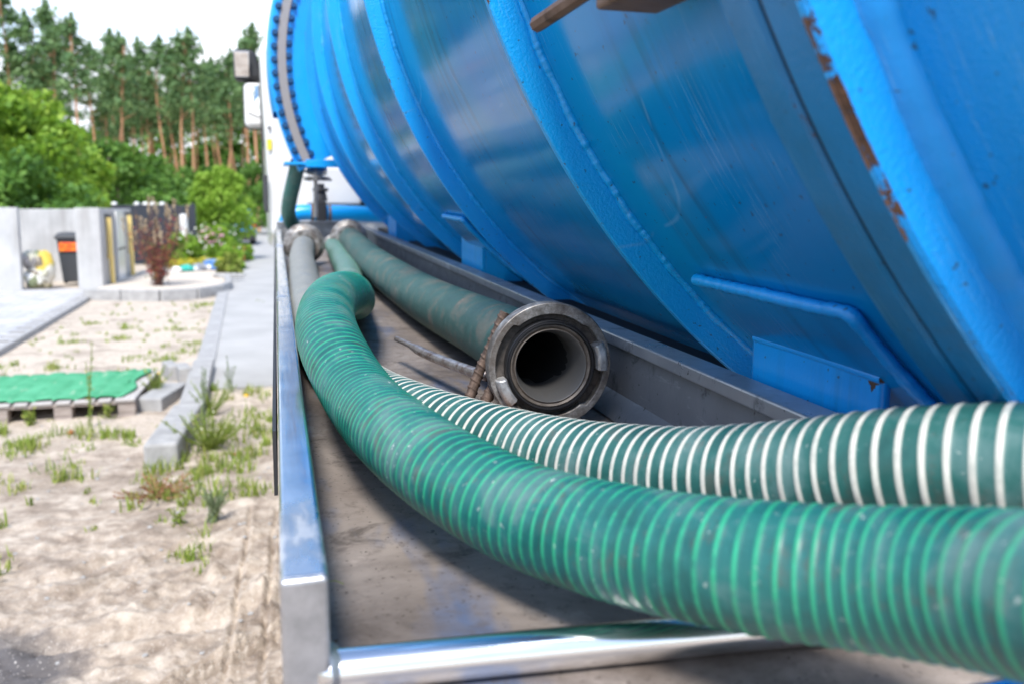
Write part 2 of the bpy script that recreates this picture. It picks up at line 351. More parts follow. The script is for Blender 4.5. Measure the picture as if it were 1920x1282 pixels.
def revolve(prof, a0=0., a1=360., nseg=300, closed=False, extra=None):
    """prof: (r, y, edge) in the tank frame; angle 0 points to the camera side, negative angles below the axis"""
    full = abs(a1-a0) > 359.9; n = nseg if full else max(8, int(nseg*(a1-a0)/360)); na = n if full else n+1
    a = np.radians(a0+(a1-a0)*np.arange(na)/n); P = np.array(prof, float); m = len(P)
    X = XC-P[:, 0][None]*np.cos(a)[:, None]; Z = ZC+P[:, 0][None]*np.sin(a)[:, None]; Y = np.broadcast_to(P[:, 1][None], X.shape)
    V = np.stack([X, Y, Z], -1).reshape(-1, 3); F = []
    mm = m if closed else m-1
    i = np.arange(n)[:, None]; j = np.arange(mm)[None]; i2 = (i+1) % na; j2 = (j+1) % m
    F = np.stack([i*m+j, i*m+j2, i2*m+j2, i2*m+j], -1).reshape(-1, 4)
    d = np.r_[0, np.cumsum(np.linalg.norm(np.diff(P[:, :2], axis=0), axis=1))]
    at = dict(edge=np.tile(P[:, 2], na), gir=np.repeat(a*RT, m), len=np.tile(P[:, 1]+(P[:, 0]-RT)*1.0, na))
    if not full and closed:
        Fl = [tuple(q) for q in F.tolist()]; Fl.append(tuple(range(m-1, -1, -1))); Fl.append(tuple((na-1)*m+q for q in range(m))); F = Fl
    return V, F, at
def tank_part(name, prof, mat, parent=truck, **k):
    V, F, at = revolve(prof, **k); o = wobj(name, kw(V), F, mat, parent, smooth=True, attrs=at)
    o.data.set_sharp_from_angle(angle=R_(30)) if hasattr(o.data, 'set_sharp_from_angle') else None
    return o
def ring_prof(ro, ri, y0, y1, b=.0015, e=1.):
    return [(ri, y0, 0), (ri+.55*(ro-ri), y0, .05*e), (ro-.010, y0, .2*e), (ro-.004, y0, .72*e), (ro-b, y0, e), (ro, y0+b, e), (ro, y0+b+min(.006, (y1-y0)*.3), .25), (ro, y1-b-min(.006, (y1-y0)*.3), .2), (ro, y1-b, e*.95), (ro-b, y1, e*.95), (ro-.012, y1, 0), (ri, y1, 0)]
RS = .966*RT                             # shell radius
shell_prof = [(RS, y, 0) for y in np.linspace(.49*RT, 4.2*RT, 24)]+[(RS*q, 4.2*RT+d, 0) for q, d in ((.985, .10), (.94, .18), (.8, .28), (.5, .36), (.0, .38))]
shell = tank_part('tank_shell', shell_prof, M['shell'], nseg=360)
def weld(name, r, y, amp, parent, a0=-80, a1=110, n=1500, seed=0, mat='weld'):
    a = np.radians(np.linspace(a0, a1, n)); g = np.arange(9)/9*2*np.pi
    b1 = fbm(a*150+seed, a*0+seed, 3); b2 = fbm(a*24+seed*3, a*0+9, 2); b3 = (np.abs(((a*120+seed) % 1)-.5)*2)
    rad = amp*(.72+.34*b1+(.26*b2+.07*b3)*(1 if amp < .008 else .3))
    rc = r+amp*.6*(b2-.5); yc = y-amp*.45*(fbm(a*60+7, a*0+seed, 2)-.2)
    rr = rc[:, None]+rad[:, None]*np.cos(g)[None]; yy = yc[:, None]+rad[:, None]*np.sin(g)[None]
    V = np.stack([XC-rr*np.cos(a)[:, None], yy, ZC+rr*np.sin(a)[:, None]], -1).reshape(-1, 3)
    i = np.arange(n-1)[:, None]*9; j = np.arange(9)[None]; j2 = (j+1) % 9
    F = np.stack([i+j, i+j2, i+9+j2, i+9+j], -1).reshape(-1, 4)
    return wobj(name, kw(V), F, M[mat], parent, smooth=True, attrs=dict(edge=np.zeros(len(V)), gir=np.repeat(a*RT, 9), len=yy.ravel()))
for i, y in enumerate((.885, 1.652, 2.407, 3.19, 3.90)):
    rg = tank_part('stiffener_ring', ring_prof(RT, RS-.004, y*RT, y*RT+.013), M['ring'], nseg=360)
    weld('weld_bead', RS+.001, y*RT-.001, .0062 if i == 0 else .0055, rg, seed=i*5+1, a0=-75, a1=70, n=1800 if i < 2 else 700)
def fillet(r0, y0, w, sgn, parent, seed):
    n = 700; a = np.radians(np.linspace(-80, 80, n)); m = 9; t = np.linspace(0, 1, m)
    k1 = .85+.3*fbm(a*30+seed, a*0, 3); k2 = 1+.10*(fbm(a*170+seed, a*0+4, 2)-.5)
    rr = r0+w*(1.25*k1[:, None]*t[None]); yy = y0+sgn*w*(k1*k2)[:, None]*(1-t[None]**1.25)*.95
    rr, yy = rr+w*.10*np.sin(t*math.pi)[None]*k2[:, None], yy+sgn*w*.12*np.sin(t*math.pi)[None]
    V = np.stack([XC-rr*np.cos(a)[:, None], yy, ZC+rr*np.sin(a)[:, None]], -1).reshape(-1, 3)
    i = np.arange(n-1)[:, None]*m; j = np.arange(m-1)[None]; F = np.stack([i+j, i+j+1, i+m+j+1, i+m+j], -1).reshape(-1, 4)
    return wobj('weld_fillet', kw(V), F, M['weld'], parent, smooth=True, attrs=dict(edge=np.zeros(len(V)), gir=np.repeat(a*RT, m), len=yy.ravel()))
# rear door flanges with the dark joint, weld and bulged rear door
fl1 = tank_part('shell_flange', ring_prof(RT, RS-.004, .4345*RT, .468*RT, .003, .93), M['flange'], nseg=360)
fillet(RS-.002, .468*RT-.001, .016, 1, fl1, 3)
tank_part('door_gasket', [(RT-.004, .4285*RT, 0), (RT-.012, .4285*RT, 0), (RT-.012, .4345*RT, 0), (RT-.004, .4345*RT, 0)], M['rubber'], closed=True, nseg=240)
fl2 = tank_part('door_flange', ring_prof(RT-.003, RS-.01, .396*RT, .4285*RT, .003, 1.06), M['ring'], nseg=360)
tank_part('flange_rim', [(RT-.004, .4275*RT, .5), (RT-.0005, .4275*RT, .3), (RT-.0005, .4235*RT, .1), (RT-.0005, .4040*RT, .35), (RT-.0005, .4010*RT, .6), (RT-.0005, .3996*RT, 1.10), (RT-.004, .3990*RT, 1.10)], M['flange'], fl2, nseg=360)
fillet(RS-.012, .396*RT+.001, .014, -1, fl2, 8)
dish = [(RS-.01, .40*RT, 0), (RS-.012, .385*RT, 0)]+[(RS*math.cos(t)**.55*.985, .385*RT-.30*RT*math.sin(t), 0) for t in np.linspace(.06, math.pi/2, 26)]
V, F, at = revolve(dish, nseg=240); c0 = np.array([.365, .36, .047])
nv = fbm(V[:, 2]*40+5, V[:, 1]*40+V[:, 0]*25, 4); d = np.abs(V-c0)/np.array([.05, .2, .055])
at['edge'] = np.clip(1.55*np.exp(-(d[:, 0]**2+d[:, 1]**2+d[:, 2]**2))-.35, 0, 1.4)
wobj('rear_door', kw(V), F, M['ring'], truck, smooth=True, attrs=at)
def tplate(name, V, F, parent=truck, mat='plate', bev=.002, edge=0., **k):
    V = np.array(V, float); e = np.full(len(V), edge)
    return wobj(name, kw(V), F, M[mat], parent, attrs=dict(edge=e, gir=np.arctan2(V[:, 2]-ZC, XC-V[:, 0])*RT, len=V[:, 1]), bevel=bev, **k)
# doubler plates lying on the shell (saddle seats): bent sheet with a fat weld round its edge
def doubler(y0, y1, a0, a1, bead):
    V, F, at = revolve([(RS-.003, y0, 0), (RS+.012, y0, 0), (RS+.012, y1, 0), (RS-.003, y1, 0)], a0=a0, a1=a1, closed=True, nseg=360)
    o = wobj('saddle_plate', kw(V), F, M['shell'], truck, attrs=at)  # darker shell paint carries the shade under the tank
    path = [(XC-(RS+.008)*math.cos(R_(a1)), y, ZC+(RS+.008)*math.sin(R_(a1))) for y in np.linspace(y1, y0, 8)]
    path += [(XC-(RS+.008)*math.cos(R_(a)), y0, ZC+(RS+.008)*math.sin(R_(a))) for a in np.linspace(a1-.6, a0, 8)]
    Vt, Ft, a = tube(path, lambda s: bead*(.85+.35*fbm(np.array([s*120.]), np.array([3.]), 2)[0]), .004, 10)
    wobj('weld_bead', kw(Vt), Ft, M['weld'], o, smooth=True, attrs=dict(edge=0*a['s'], gir=a['s'], len=a['s']))
doubler(.628, .915, -72, -43.0, .0066); doubler(2.145, 2.41, -60, -41.5, .007)
# upright saddle brackets between tank and tray
gy_, gz_ = np.meshgrid(np.linspace(.661, .884, 60), np.linspace(-.50, -.1765, 90)); n_ = gy_.size
V = np.concatenate([np.stack([np.full(n_, x), gy_.ravel(), gz_.ravel()], 1) for x in (.545, .557)]); i_ = np.arange(89)[:, None]*60+np.arange(59)[None]
F = np.stack([i_, i_+60, i_+61, i_+1], -1).reshape(-1, 4); F = np.concatenate([F, F[:, ::-1]+n_])
rim_ = np.r_[np.arange(60), np.arange(1, 90)*60+59, np.arange(58, -1, -1)+89*60, np.arange(88, 0, -1)*60]; F = np.concatenate([F, np.stack([rim_, np.roll(rim_, -1), np.roll(rim_, -1)+n_, rim_+n_], 1)])
e_ = 1.5*np.exp(-((V[:, 1]-.668)/.020)**2-((V[:, 2]+.178)/.013)**2)+.95*np.exp(-((V[:, 1]-.672)/.004)**2)*(V[:, 2] > -.25)
b = wobj('saddle_bracket', kw(V), F, M['plate'], truck, attrs=dict(edge=np.clip(e_, 0, 1.35), gir=V[:, 2], len=V[:, 1]))
wobj('weld_bead', kw(tube([(.549, .884, -.1775), (.549, .77, -.1765), (.549, .661, -.1785)], lambda s: .0062, .006, 8)[0]), tube([(.549, .884, -.1775), (.549, .77, -.1765), (.549, .661, -.1785)], lambda s: .0062, .006, 8)[1], M['weld'], b, smooth=True)
for (x, y0, y1, zt) in ((.535, 2.24, 2.50, -.148), (.535, 3.96, 4.24, -.13)):
    v, f = join([boxv(x, x+.012, y0, y1, -.6, zt), boxv(x+.012, x+.16, y0, y0+.012, -.6, zt), boxv(x+.012, x+.16, y1-.012, y1, -.6, zt)])
    tplate('saddle_bracket', v, f)
    wobj('bolt', kw(cyl((x+.10, y0-.001, zt-.05), (x+.10, y0-.016, zt-.05), .014, seg=6)[0]), cyl((0, 0, 0), (0, 1, 0), 1, seg=6)[1], M['rusty'], bpy.data.objects[[o.name for o in truck.children if o.name.startswith('saddle_bracket')][-1]])
# rusted lever bracket high on the shell
lv = wobj('lever_bar', kw(tube([(.243, .795, .150), (.252, .70, .158), (.262, .60, .168), (.272, .45, .184)], .0075, .01, 8, caps=True)[0]), tube([(.243, .795, .150), (.252, .70, .158), (.262, .60, .168), (.272, .45, .184)], .0075, .01, 8, caps=True)[1], M['rusty'], truck)
v = boxv(.246, .30, .578, .650, .136, .20); wobj('lever_plate', kw(v), BOXF, M['rusty'], lv, bevel=.003)
wobj('bolt', kw(cyl((.246, .612, .150), (.234, .612, .150), .011, seg=10)[0]), cyl((0, 0, 0), (0, 1, 0), 1, seg=10)[1], M['rod'], lv)

# big front flange with two rows of bolts, skirt behind it
YF = 4.20*RT
ff = tank_part('front_flange', [(RS-.01, YF, 0), (1.05*RT, YF, 0), (1.145*RT, YF, 0), (1.15*RT, YF+.006, 0), (1.15*RT, YF+.07, 0), (RS, YF+.07, 0)], M['plate'], a0=-26.3, a1=206.3, closed=True, nseg=260)
tank_part('gasket_band', [(1.076*RT, YF-.012, 0), (1.113*RT, YF-.012, 0), (1.116*RT, YF+.002, 0), (1.073*RT, YF+.002, 0)], M['grey_band'], ff, a0=-25.2, a1=205, closed=True, nseg=260)
tank_part('front_skirt', [(1.13*RT, YF+.02, 0), (1.160*RT, YF+.075, 0), (1.166*RT, YF+.16, 0), (1.166*RT, YF+.5, 0), (1.14*RT, YF+.60, 0), (1.05*RT, YF+.66, 0), (.5*RT, YF+.70, 0), (.05, YF+.70, 0)], M['plate'], a0=-11.5, a1=191.5, nseg=200)
v, f = join([boxv(.05, 2.5, YF-.03, YF+.62, .098, .112), boxv(.16, .5, YF-.045, YF-.03, .085, .125)])
tplate('flange_foot', v, f, ff)
bv, bf = join([cyl((0, -.026, 0), (0, 0, 0), .0135, seg=6), cyl((0, -.004, 0), (0, .001, 0), .019, seg=10)]); bm = mesh('bolt', bv, bf)
bm.materials.append(Mt('dark_bolt_blue', (.002, .06, .17), .4).m)
for r, off in ((1.1275, 0), (1.064, 1.0)):
    for a in np.arange(-24.5+off, 62, 3.07):
        p = kw(np.array([XC-r*RT*math.cos(R_(a)), YF-.001, ZC+r*RT*math.sin(R_(a))])); obj('bolt', bm, None, ff, loc=p-ploc(truck))

# ---- hose tray on the truck's side (tray frame)
ZFL, ZLIP, ZRAIL = -.340, -.215, -.250; Y0, Y1 = .447, 5.55
nx, ny = 40, 200
gx, gy = np.meshgrid(np.linspace(0.0, .490, nx), np.linspace(Y0, Y1, ny))
gz = ZFL+.004*(fbm(gx*9, gy*5, 3)-.5)
V = np.stack([gx, gy, gz], -1).reshape(-1, 3); i = np.arange(ny-1)[:, None]*nx+np.arange(nx-1)[None]
F = np.stack([i, i+1, i+nx+1, i+nx], -1).reshape(-1, 4)
fl = wobj('tray_floor', tw(V), F, M['floor'], truck, smooth=True)
m = fl.modifiers.new('plate', 'SOLIDIFY'); m.thickness = .005; m.offset = -1
def prism(prof, ys, taper=0.):
    P = np.array(prof, float); m = len(P); V = []
    for y in ys: V.append(np.stack([P[:, 0]-taper*y, np.full(m, y), P[:, 1]], 1))
    F = []
    for a in range(len(ys)-1):
        for j in range(m): F.append((a*m+j, a*m+(j+1) % m, (a+1)*m+(j+1) % m, (a+1)*m+j))
    F.append(tuple(range(m-1, -1, -1))); F.append(tuple((len(ys)-1)*m+j for j in range(m)))
    return np.concatenate(V), F
ysl = np.linspace(.61, Y1, 30)
wall = wobj('tray_wall', tw(prism([(.478, ZFL+.003), (.502, ZFL+.034), (.506, ZLIP-.016), (.511, ZLIP-.016), (.507, ZFL+.034), (.485, ZFL+.001)], ysl, .0075)[0]), prism([(0, 0)]*6, ysl)[1], M['wall'], truck)
wobj('tray_lip', tw(prism([(.4915, ZLIP-.018), (.4915, ZLIP), (.532, ZLIP), (.532, ZLIP-.006), (.4975, ZLIP-.006), (.4975, ZLIP-.018)], ysl, .0075)[0]), prism([(0, 0)]*6, ysl)[1], M['lip'], wall, bevel=.0025)
v, f = join([boxv(.0, .49, Y1, Y1+.006, ZFL-.01, ZLIP-.008), boxv(.0, .49, Y1-.022, Y1+.03, ZLIP-.008, ZLIP-.001)])
wobj('tray_end_plate', tw(v), f, M['lip'], truck, bevel=.002)
def dents(V):
    V = np.array(V); return V
rail = wobj('side_rail', tw(boxv(-.005, .0255, .538, Y1, ZRAIL-.045, ZRAIL)), BOXF, M['steel'], truck, bevel=.0035, bseg=3)
post = wobj('rail_post', tw(boxv(-.0053, .0258, .5352, .567, -.62, ZRAIL-.0006)), BOXF, M['steel_dull'], truck, bevel=.0035, bseg=3)
Vt, Ft, _ = tube([(.018, .5480, -.3245), (.12, .541, -.3245), (.306, .525, -.3245), (.47, .51, -.3245)], .0146, .01, 28, caps=True)
rb = wobj('rear_bar', tw(Vt), Ft, M['tube'], truck, smooth=True)
tt = np.linspace(0, 2*math.pi, 33); wv = []
for q, (xx, rr) in enumerate(((.0255, .0195), (.0275, .0185), (.0295, .0165), (.032, .0148))): wv += [(xx+.0008*math.sin(5*t+q), .5475+rr*(1+.05*math.sin(7*t))*math.cos(t), -.3245+rr*(1+.05*math.sin(7*t))*math.sin(t)) for t in tt]
wobj('weld_bead', tw(np.array(wv)), [(a*33+b, a*33+b+1, a*33+34+b, a*33+33+b) for a in range(3) for b in range(32)], M['steel_dull'], rb, smooth=True)
wobj('tray_side', tw(boxv(-.002, .004, .567, Y1, -.42, ZRAIL-.045)), BOXF, M['wall'], truck)
wobj('rubber_skirt', tw(boxv(-.0115, -.0075, .93, 5.5, -.335, -.262)), BOXF, M['rubber'], truck)
# blue rear frame and running gear (mostly under the tray)
v, f = join([boxv(.03, 2.53, .50, .60, -.47, -.36), boxv(.85, .95, .62, 8.2, -.62, -.42), boxv(1.61, 1.71, .62, 8.2, -.62, -.42), boxv(.47, 2.10, .36, .44, -.50, -.38)])
tplate('chassis_frame', v, f, bev=.004)
wobj('bounce_blocker', kw(boxv(.595, .655, 1.0, 5.2, -.75, -.262)), BOXF, M['rubber'], truck)  # added black box, blocks light bouncing from the ground onto the tank belly
def wheel(x, y, r=.5, w=.3):
    g = np.arange(40)/40*2*np.pi; prof = [(r*.56, -w/2), (r*.93, -w/2), (r, -w*.36), (r, w*.36), (r*.93, w/2), (r*.56, w/2)]
    V = np.array([[(x+b, y+a*math.cos(t), r+a*math.sin(t)) for a, b in prof] for t in g]).reshape(-1, 3); m = 6
    F = [(i*m+j, i*m+(j+1) % m, ((i+1) % 40)*m+(j+1) % m, ((i+1) % 40)*m+j) for i in range(40) for j in range(m)]
    wh = wobj('wheel', V, F, M['rubber'], truck, smooth=False)
    v, f = join([cyl((x-w*.28, y, r), (x+w*.28, y, r), r*.56, seg=32), cyl((x-w*.42, y, r), (x+w*.42, y, r), r*.2, seg=20)])
    wobj('rim', v, f, M['valve'], wh)
for y in (2.6, 3.95, 7.35):
    for x in (.20, 2.36): wheel(x, y)

# ---- cab
def rbox(x0, x1, y0, y1, z0, z1): return boxv(x0, x1, y0, y1, z0, z1)
cabv = np.array([(-.035, 6.40, -.40), (2.61, 6.40, -.40), (2.61, 8.5, -.62), (-.085, 8.5, -.62), (-.085, 6.40, 1.0), (2.60, 6.40, 1.0), (2.60, 8.3, 1.0), (-.085, 8.3, 1.0)])
cab = wobj('cab_body', kw(cabv), BOXF, M['white'], truck, bevel=.07, bseg=4)
wobj('side_window', kw(boxv(-.093, -.07, 6.95, 7.75, .28, .86)), BOXF, M['glass'], cab, bevel=.03)
wobj('door_seam', kw(boxv(-.091, -.08, 6.83, 6.845, -.2, .9)), BOXF, M['grey_plastic'], cab)
wobj('fender_seam', kw(boxv(-.078, -.05, 6.385, 6.41, -.21, .06)), BOXF, M['grey_plastic'], cab, bevel=.006)
wobj('rear_panel', kw(boxv(.21, .60, 6.28, 6.39, -.15, .12)), BOXF, M['white'], cab, bevel=.02, bseg=3)
v, f = cyl((-.012, 6.447, .262), (-.012, 6.440, .262), .022, seg=20); wobj('warning_sticker', kw(boxv(-.046, -.014, 6.390, 6.4005, .235, .31)), BOXF, M['yellow_tag'], cab)
wobj('bolt', kw(cyl((-.028, 6.405, .39), (-.028, 6.385, .39), .011, seg=10)[0]), cyl((0, 0, 0), (0, 1, 0), 1, seg=10)[1], M['grey_plastic'], cab)
wobj('window_rear', kw(boxv(.7, 1.9, 6.385, 6.41, .5, .9)), BOXF, M['glass'], cab)
v = boxv(-.285, -.075, 7.10, 7.28, .795, 1.03); v[[2, 6]] += (-.03, 0, -.02); v[5, 0] -= .05; v[1, 0] += .02
mr = wobj('upper_mirror', kw(v), BOXF, M['rubber'], truck, bevel=.035, bseg=4)
v = boxv(-.272, -.165, 7.086, 7.104, .815, 1.0); v[4:, 1] += -.045; v[[1, 2, 5, 6], 1] += -.01
wobj('mirror_glass', kw(v), BOXF, M['mirror'], mr, bevel=.004)
v = boxv(-.214, -.03, 7.08, 7.24, .43, .775)
mr = wobj('lower_mirror', kw(v), BOXF, M['white'], truck, bevel=.04, bseg=4)
wobj('mirror_glass', kw(np.array([(-.19, 7.068, .55), (-.04, 7.073, .49), (-.04, 7.088, .49), (-.19, 7.083, .55), (-.19, 7.060, .755), (-.04, 7.065, .755), (-.04, 7.080, .755), (-.19, 7.075, .755)])), BOXF, M['mirror'], mr, bevel=.004)
wobj('mirror_shell', kw(boxv(-.224, -.02, 7.14, 7.26, .42, .785)), BOXF, M['rubber'], mr, bevel=.04, bseg=4)
v, f = join([cyl((-.12, 7.2, .76), (-.12, 7.2, .83), .03), cyl((-.12, 7.2, .7), (.0, 7.2, .6), .03)]); wobj('mirror_arm', kw(v), f, M['rubber'], truck)
# ---- valve, blue pipe and slide valve in front of the tray
v, f = join([cyl((.243, YF+.55, .11), (.243, YF+.55, .05), .055, seg=20), cyl((.238, YF+.5, .04), (.243, YF+.5, .055), .09, seg=24), cyl((.238, YF+.5, .015), (.238, YF+.5, .04), .075, seg=24), cyl((.24, YF+.5, .055), (.24, YF+.5, .075), .06, seg=24)])
dv = wobj('drain_valve', kw(v), f, M['valve'], truck, bevel=.003)
wobj('valve_rod', kw(cyl((.225, YF+.5, -.2), (.232, YF+.5, .02), .012)[0]), cyl((0, 0, 0), (0, 1, 0), 1)[1], M['valve'], dv)
wobj('valve_neck', kw(cyl((.243, YF+.55, .06), (.243, YF+.55, .11), .06, seg=20)[0]), cyl((0, 0, 0), (0, 1, 0), 1, seg=20)[1], M['plate'], dv)
Vt, Ft, a = tube([(.06, 6.18, -.30), (.085, 6.15, -.235), (.15, 6.15, -.205), (.3, 6.15, -.205), (.52, 6.16, -.21), (.9, 6.2, -.23)], .056, .02, 24, caps=True)
bp = wobj('blue_pipe', kw(Vt), Ft, M['plate'], truck, smooth=True, attrs=dict(edge=0*a['s'], gir=a['s'], len=a['th']))
for x in (.245, .365): wobj('pipe_clamp', kw(cyl((x-.008, 6.15, -.205), (x+.008, 6.15, -.205), .062, seg=24)[0]), cyl((0, 0, 0), (0, 1, 0), 1, seg=24)[1], M['rusty'], bp)
v, f = join([boxv(.27, .34, 6.07, 6.23, -.28, -.12), cyl((.305, 6.15, -.12), (.305, 6.15, -.05), .05, .035, seg=16), cyl((.305, 6.15, -.055), (.305, 6.15, -.03), .055, seg=8), cyl((.305, 6.15, -.03), (.305, 6.15, .0), .03, seg=10)])
wobj('slide_valve', kw(v), f, M['rubber'], truck, bevel=.006)
v, f = join([boxv(.64, .80, 6.2, 6.4, -.12, .0), boxv(.5, 1.2, 6.35, 6.4, -.22, -.13)]); wobj('cab_mount', kw(v), f, M['rubber'], truck, bevel=.01)

# ------------------------------------------------------------------ hoses lying in the tray
def hose(name, pts, r, pitch, amp, mat, label, width=.5, group=None, seg=44, lean=1, div=8, cat='hose'):
    root = empty(name, tw(np.array(pts[len(pts)//2], float))-np.array([0, 0, r]), label, cat, group)
    def disp(s, th):
        ph = np.abs(((s/pitch+lean*th) % 1)-.5)*2; irr = fbm(s*38+th*3, th*9+s*5, 3); return amp*(np.cos(np.pi*np.clip(ph/width, 0, 1))*.5+.5)*(.55+.9*irr)+.0014*(fbm(s*9, th*4+s, 2)-.5)
    V, F, at = tube(pts, r-amp, pitch/div, seg, disp if amp else None, soft=.022)
    wobj('hose_body', tw(V), F, M[mat], root, smooth=True, attrs=at)
    Vi, Fi, ai = tube(pts, r*.8, .01, 24, soft=.022); wobj('hose_lining', tw(Vi), Fi, M['rubber'], root, smooth=True)
    return root
H1 = [[.364, .285, -.192], [.361, .329, -.204], [.338, .399, -.227], [.287, .462, -.241], [.246, .535, -.255], [.194, .631, -.265], [.15, .718, -.259], [.115, .841, -.254], [.088, 1.012, -.246], [.067, 1.127, -.212], [.065, 1.254, -.195], [.084, 1.417, -.186], [.128, 1.62, -.2], [.165, 1.90, -.25], [.197, 2.35, -.296], [.24, 3.058, -.297], [.254, 3.555, -.297], [.275, 4.36, -.29]]
H1 = [[.420, .150, -.175], [.395, .215, -.180]]+H1
H2 = [[.66, .23, -.162], [.575, .312, -.168], [.52, .378, -.174], [.475, .440, -.184], [.437, .500, -.201], [.401, .573, -.228], [.355, .665, -.256], [.298, .785, -.279], [.265, .862, -.289], [.223, .94, -.292], [.175, 1.03, -.293], [.124, 1.172, -.293], [.088, 1.42, -.293], [.07, 1.8, -.29], [.075, 2.562, -.28], [.08, 2.819, -.275], [.088, 3.299, -.265], [.112, 3.80, -.252]]
H3 = [[.37, 1.18, -.249], [.37, 1.332, -.252], [.371, 1.568, -.262], [.352, 2.056, -.272], [.329, 3.041, -.265], [.343, 4.20, -.25]]
h1 = hose('suction_hose', H1, .043, P1, .0008, 'hose1', 'bright green ribbed hose with an S-bend, nearest of the tray hoses', .62, 'hoses lying in the tray')
h2 = hose('suction_hose', H2, .046, P2, .0011, 'hose2', 'green hose with a white spiral stripe beside the bright green one', .5, 'hoses lying in the tray')
h3 = hose('suction_hose', H3, .0575, .0052, 0, 'hose3', 'thick dusty dark green hose ending in the open metal coupling', .5, 'hoses lying in the tray', lean=0, div=1)

# coupling: built once round its own axis (+z = mouth), then copied
def rim_inner(t):
    t = t % 360; u = t % 180
    pts = [(0, .0795), (24, .0790), (27, .0775), (44, .0775), (50, .0735), (128, .0735), (132, .0800), (180, .0795)]
    return np.interp(u, [p[0] for p in pts], [p[1] for p in pts])
def coupling_meshes():
    n = 288; t = np.arange(n)/n*360; ri = rim_inner(t); o = np.ones(n); th = np.radians(t); wob = .0004*(fbm(th*9, th*0, 3)-.5)
    def lathe(st):
        V = np.stack([np.stack([r*np.cos(th), r*np.sin(th), z*o], 1) for r, z in st], 1).reshape(-1, 3); m = len(st)
        i = np.arange(n)[:, None]; j = np.arange(m-1)[None]; i2 = (i+1) % n
        return V, np.stack([i*m+j, i2*m+j, i2*m+j+1, i*m+j+1], -1).reshape(-1, 4)
    L = {}
    L['rim'] = lathe([(.060*o, -.052), (.074*o, -.046), (.0865*o, -.030), (.0895*o, -.027), (.0905*o+wob, -.004), (.0895*o, -.0008), (.0885*o, 0), (ri+.0012, 0+wob*0), (ri, -.0014), (ri-.0006, -.015)])
    L['recess'] = lathe([(ri+.001, -.0149), (.0655*o, -.0145), (.0655*o, -.03)])
    L['boss'] = lathe([(.0655*o, -.0146), (.0652*o, .0015), (.0640*o, .0032), (.0632*o, .0026)])
    L['seal'] = lathe([(.0632*o, .0028), (.0622*o, .0050), (.0606*o, .0050), (.0597*o, .0030), (.0594*o, -.001)])
    L['sleeve'] = lathe([(.0594*o, -.001), (.0588*o, .002), (.0575*o, .0026), (.0545*o, .0004), (.0535*o, -.001), (.0530*o, .0016), (.0520*o, .0020)])
    L['bore'] = lathe([(.0520*o, .0020), (.0512*o, .0012), (.0435*o, -.030), (.0428*o, -.034), (.0425*o, -.085), (.0445*o, -.087), (.0445*o, -.13)])
    L['collar'] = lathe([(.0445*o, -.13), (.064*o, -.13), (.064*o, -.09), (.066*o, -.088), (.066*o, -.052), (.060*o, -.052)])
    out = {}
    for nm, (V, F) in L.items(): out[nm] = mesh(nm, V, F, True); out[nm].set_sharp_from_angle(angle=R_(32))
    # a claw: curved block standing in the recess
    a = np.radians(np.linspace(-15, 15, 10)); rows = []
    for q, tt in enumerate(a):
        e = 1-abs(q-4.5)/4.5; r0, r1 = .0668, .0828; h = .0135+.002*e
        rows.append([(r0, -.014), (r0, h-.004), (r0+.003, h), (r1-.004, h-.0015), (r1, h-.006), (r1, -.014)])
    V = np.array([[(r*math.cos(t), r*math.sin(t), z) for r, z in row] for row, t in zip(rows, a)]).reshape(-1, 3); m = 6
    F = [(i*m+j, (i+1)*m+j, (i+1)*m+(j+1) % m, i*m+(j+1) % m) for i in range(9) for j in range(m)]+[tuple(range(m)), tuple(9*m+j for j in range(m-1, -1, -1))]
    out['claw'] = mesh('claw', V, F)
    return out
CPM = coupling_meshes()
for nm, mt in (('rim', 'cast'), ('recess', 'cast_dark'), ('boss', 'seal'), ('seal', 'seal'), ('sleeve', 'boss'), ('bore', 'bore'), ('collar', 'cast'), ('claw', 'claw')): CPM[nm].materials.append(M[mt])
def coupling(root, p, d, roll=0., scale=1.):
    q = Vector(tw(np.array(d, float))-CAM).to_track_quat('Z', 'Y') @ Euler((0, 0, R_(roll))).to_quaternion()
    c = obj('coupling', CPM['rim'], None, root); c.rotation_mode = 'QUATERNION'; c.rotation_quaternion = q
    c.location = tw(np.array(p, float))-ploc(root); c.scale = (scale,)*3
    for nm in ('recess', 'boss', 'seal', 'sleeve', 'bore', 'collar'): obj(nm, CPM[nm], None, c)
    for a in (9, 207):
        o = obj('claw', CPM['claw'], None, c, rot=(0, 0, R_(a))); bevel(o, .0016, 2)
    return c
coupling(h3, (.370, 1.126, -.249), (-.05, -1, .015), 0)
coupling(h3, (.343, 4.28, -.247), (.02, 1, 0), 40)
coupling(h2, (.116, 3.90, -.250), (.0, 1, 0), 75)
coupling(h1, (.277, 4.44, -.288), (.0, 1, 0), 20, .55)

# upright green hose by the cab
h4 = hose('suction_hose', [(.13, 5.05, .14), (.112, 5.1, .06), (.085, 5.18, -.05), (.072, 5.28, -.13), (.078, 5.40, -.19), (.11, 5.47, -.25), (.15, 5.51, -.285)], .043, .01, 0, 'hose4', 'green hose hanging down from the tank front into the far end of the tray', cat='hose', lean=0, div=1)

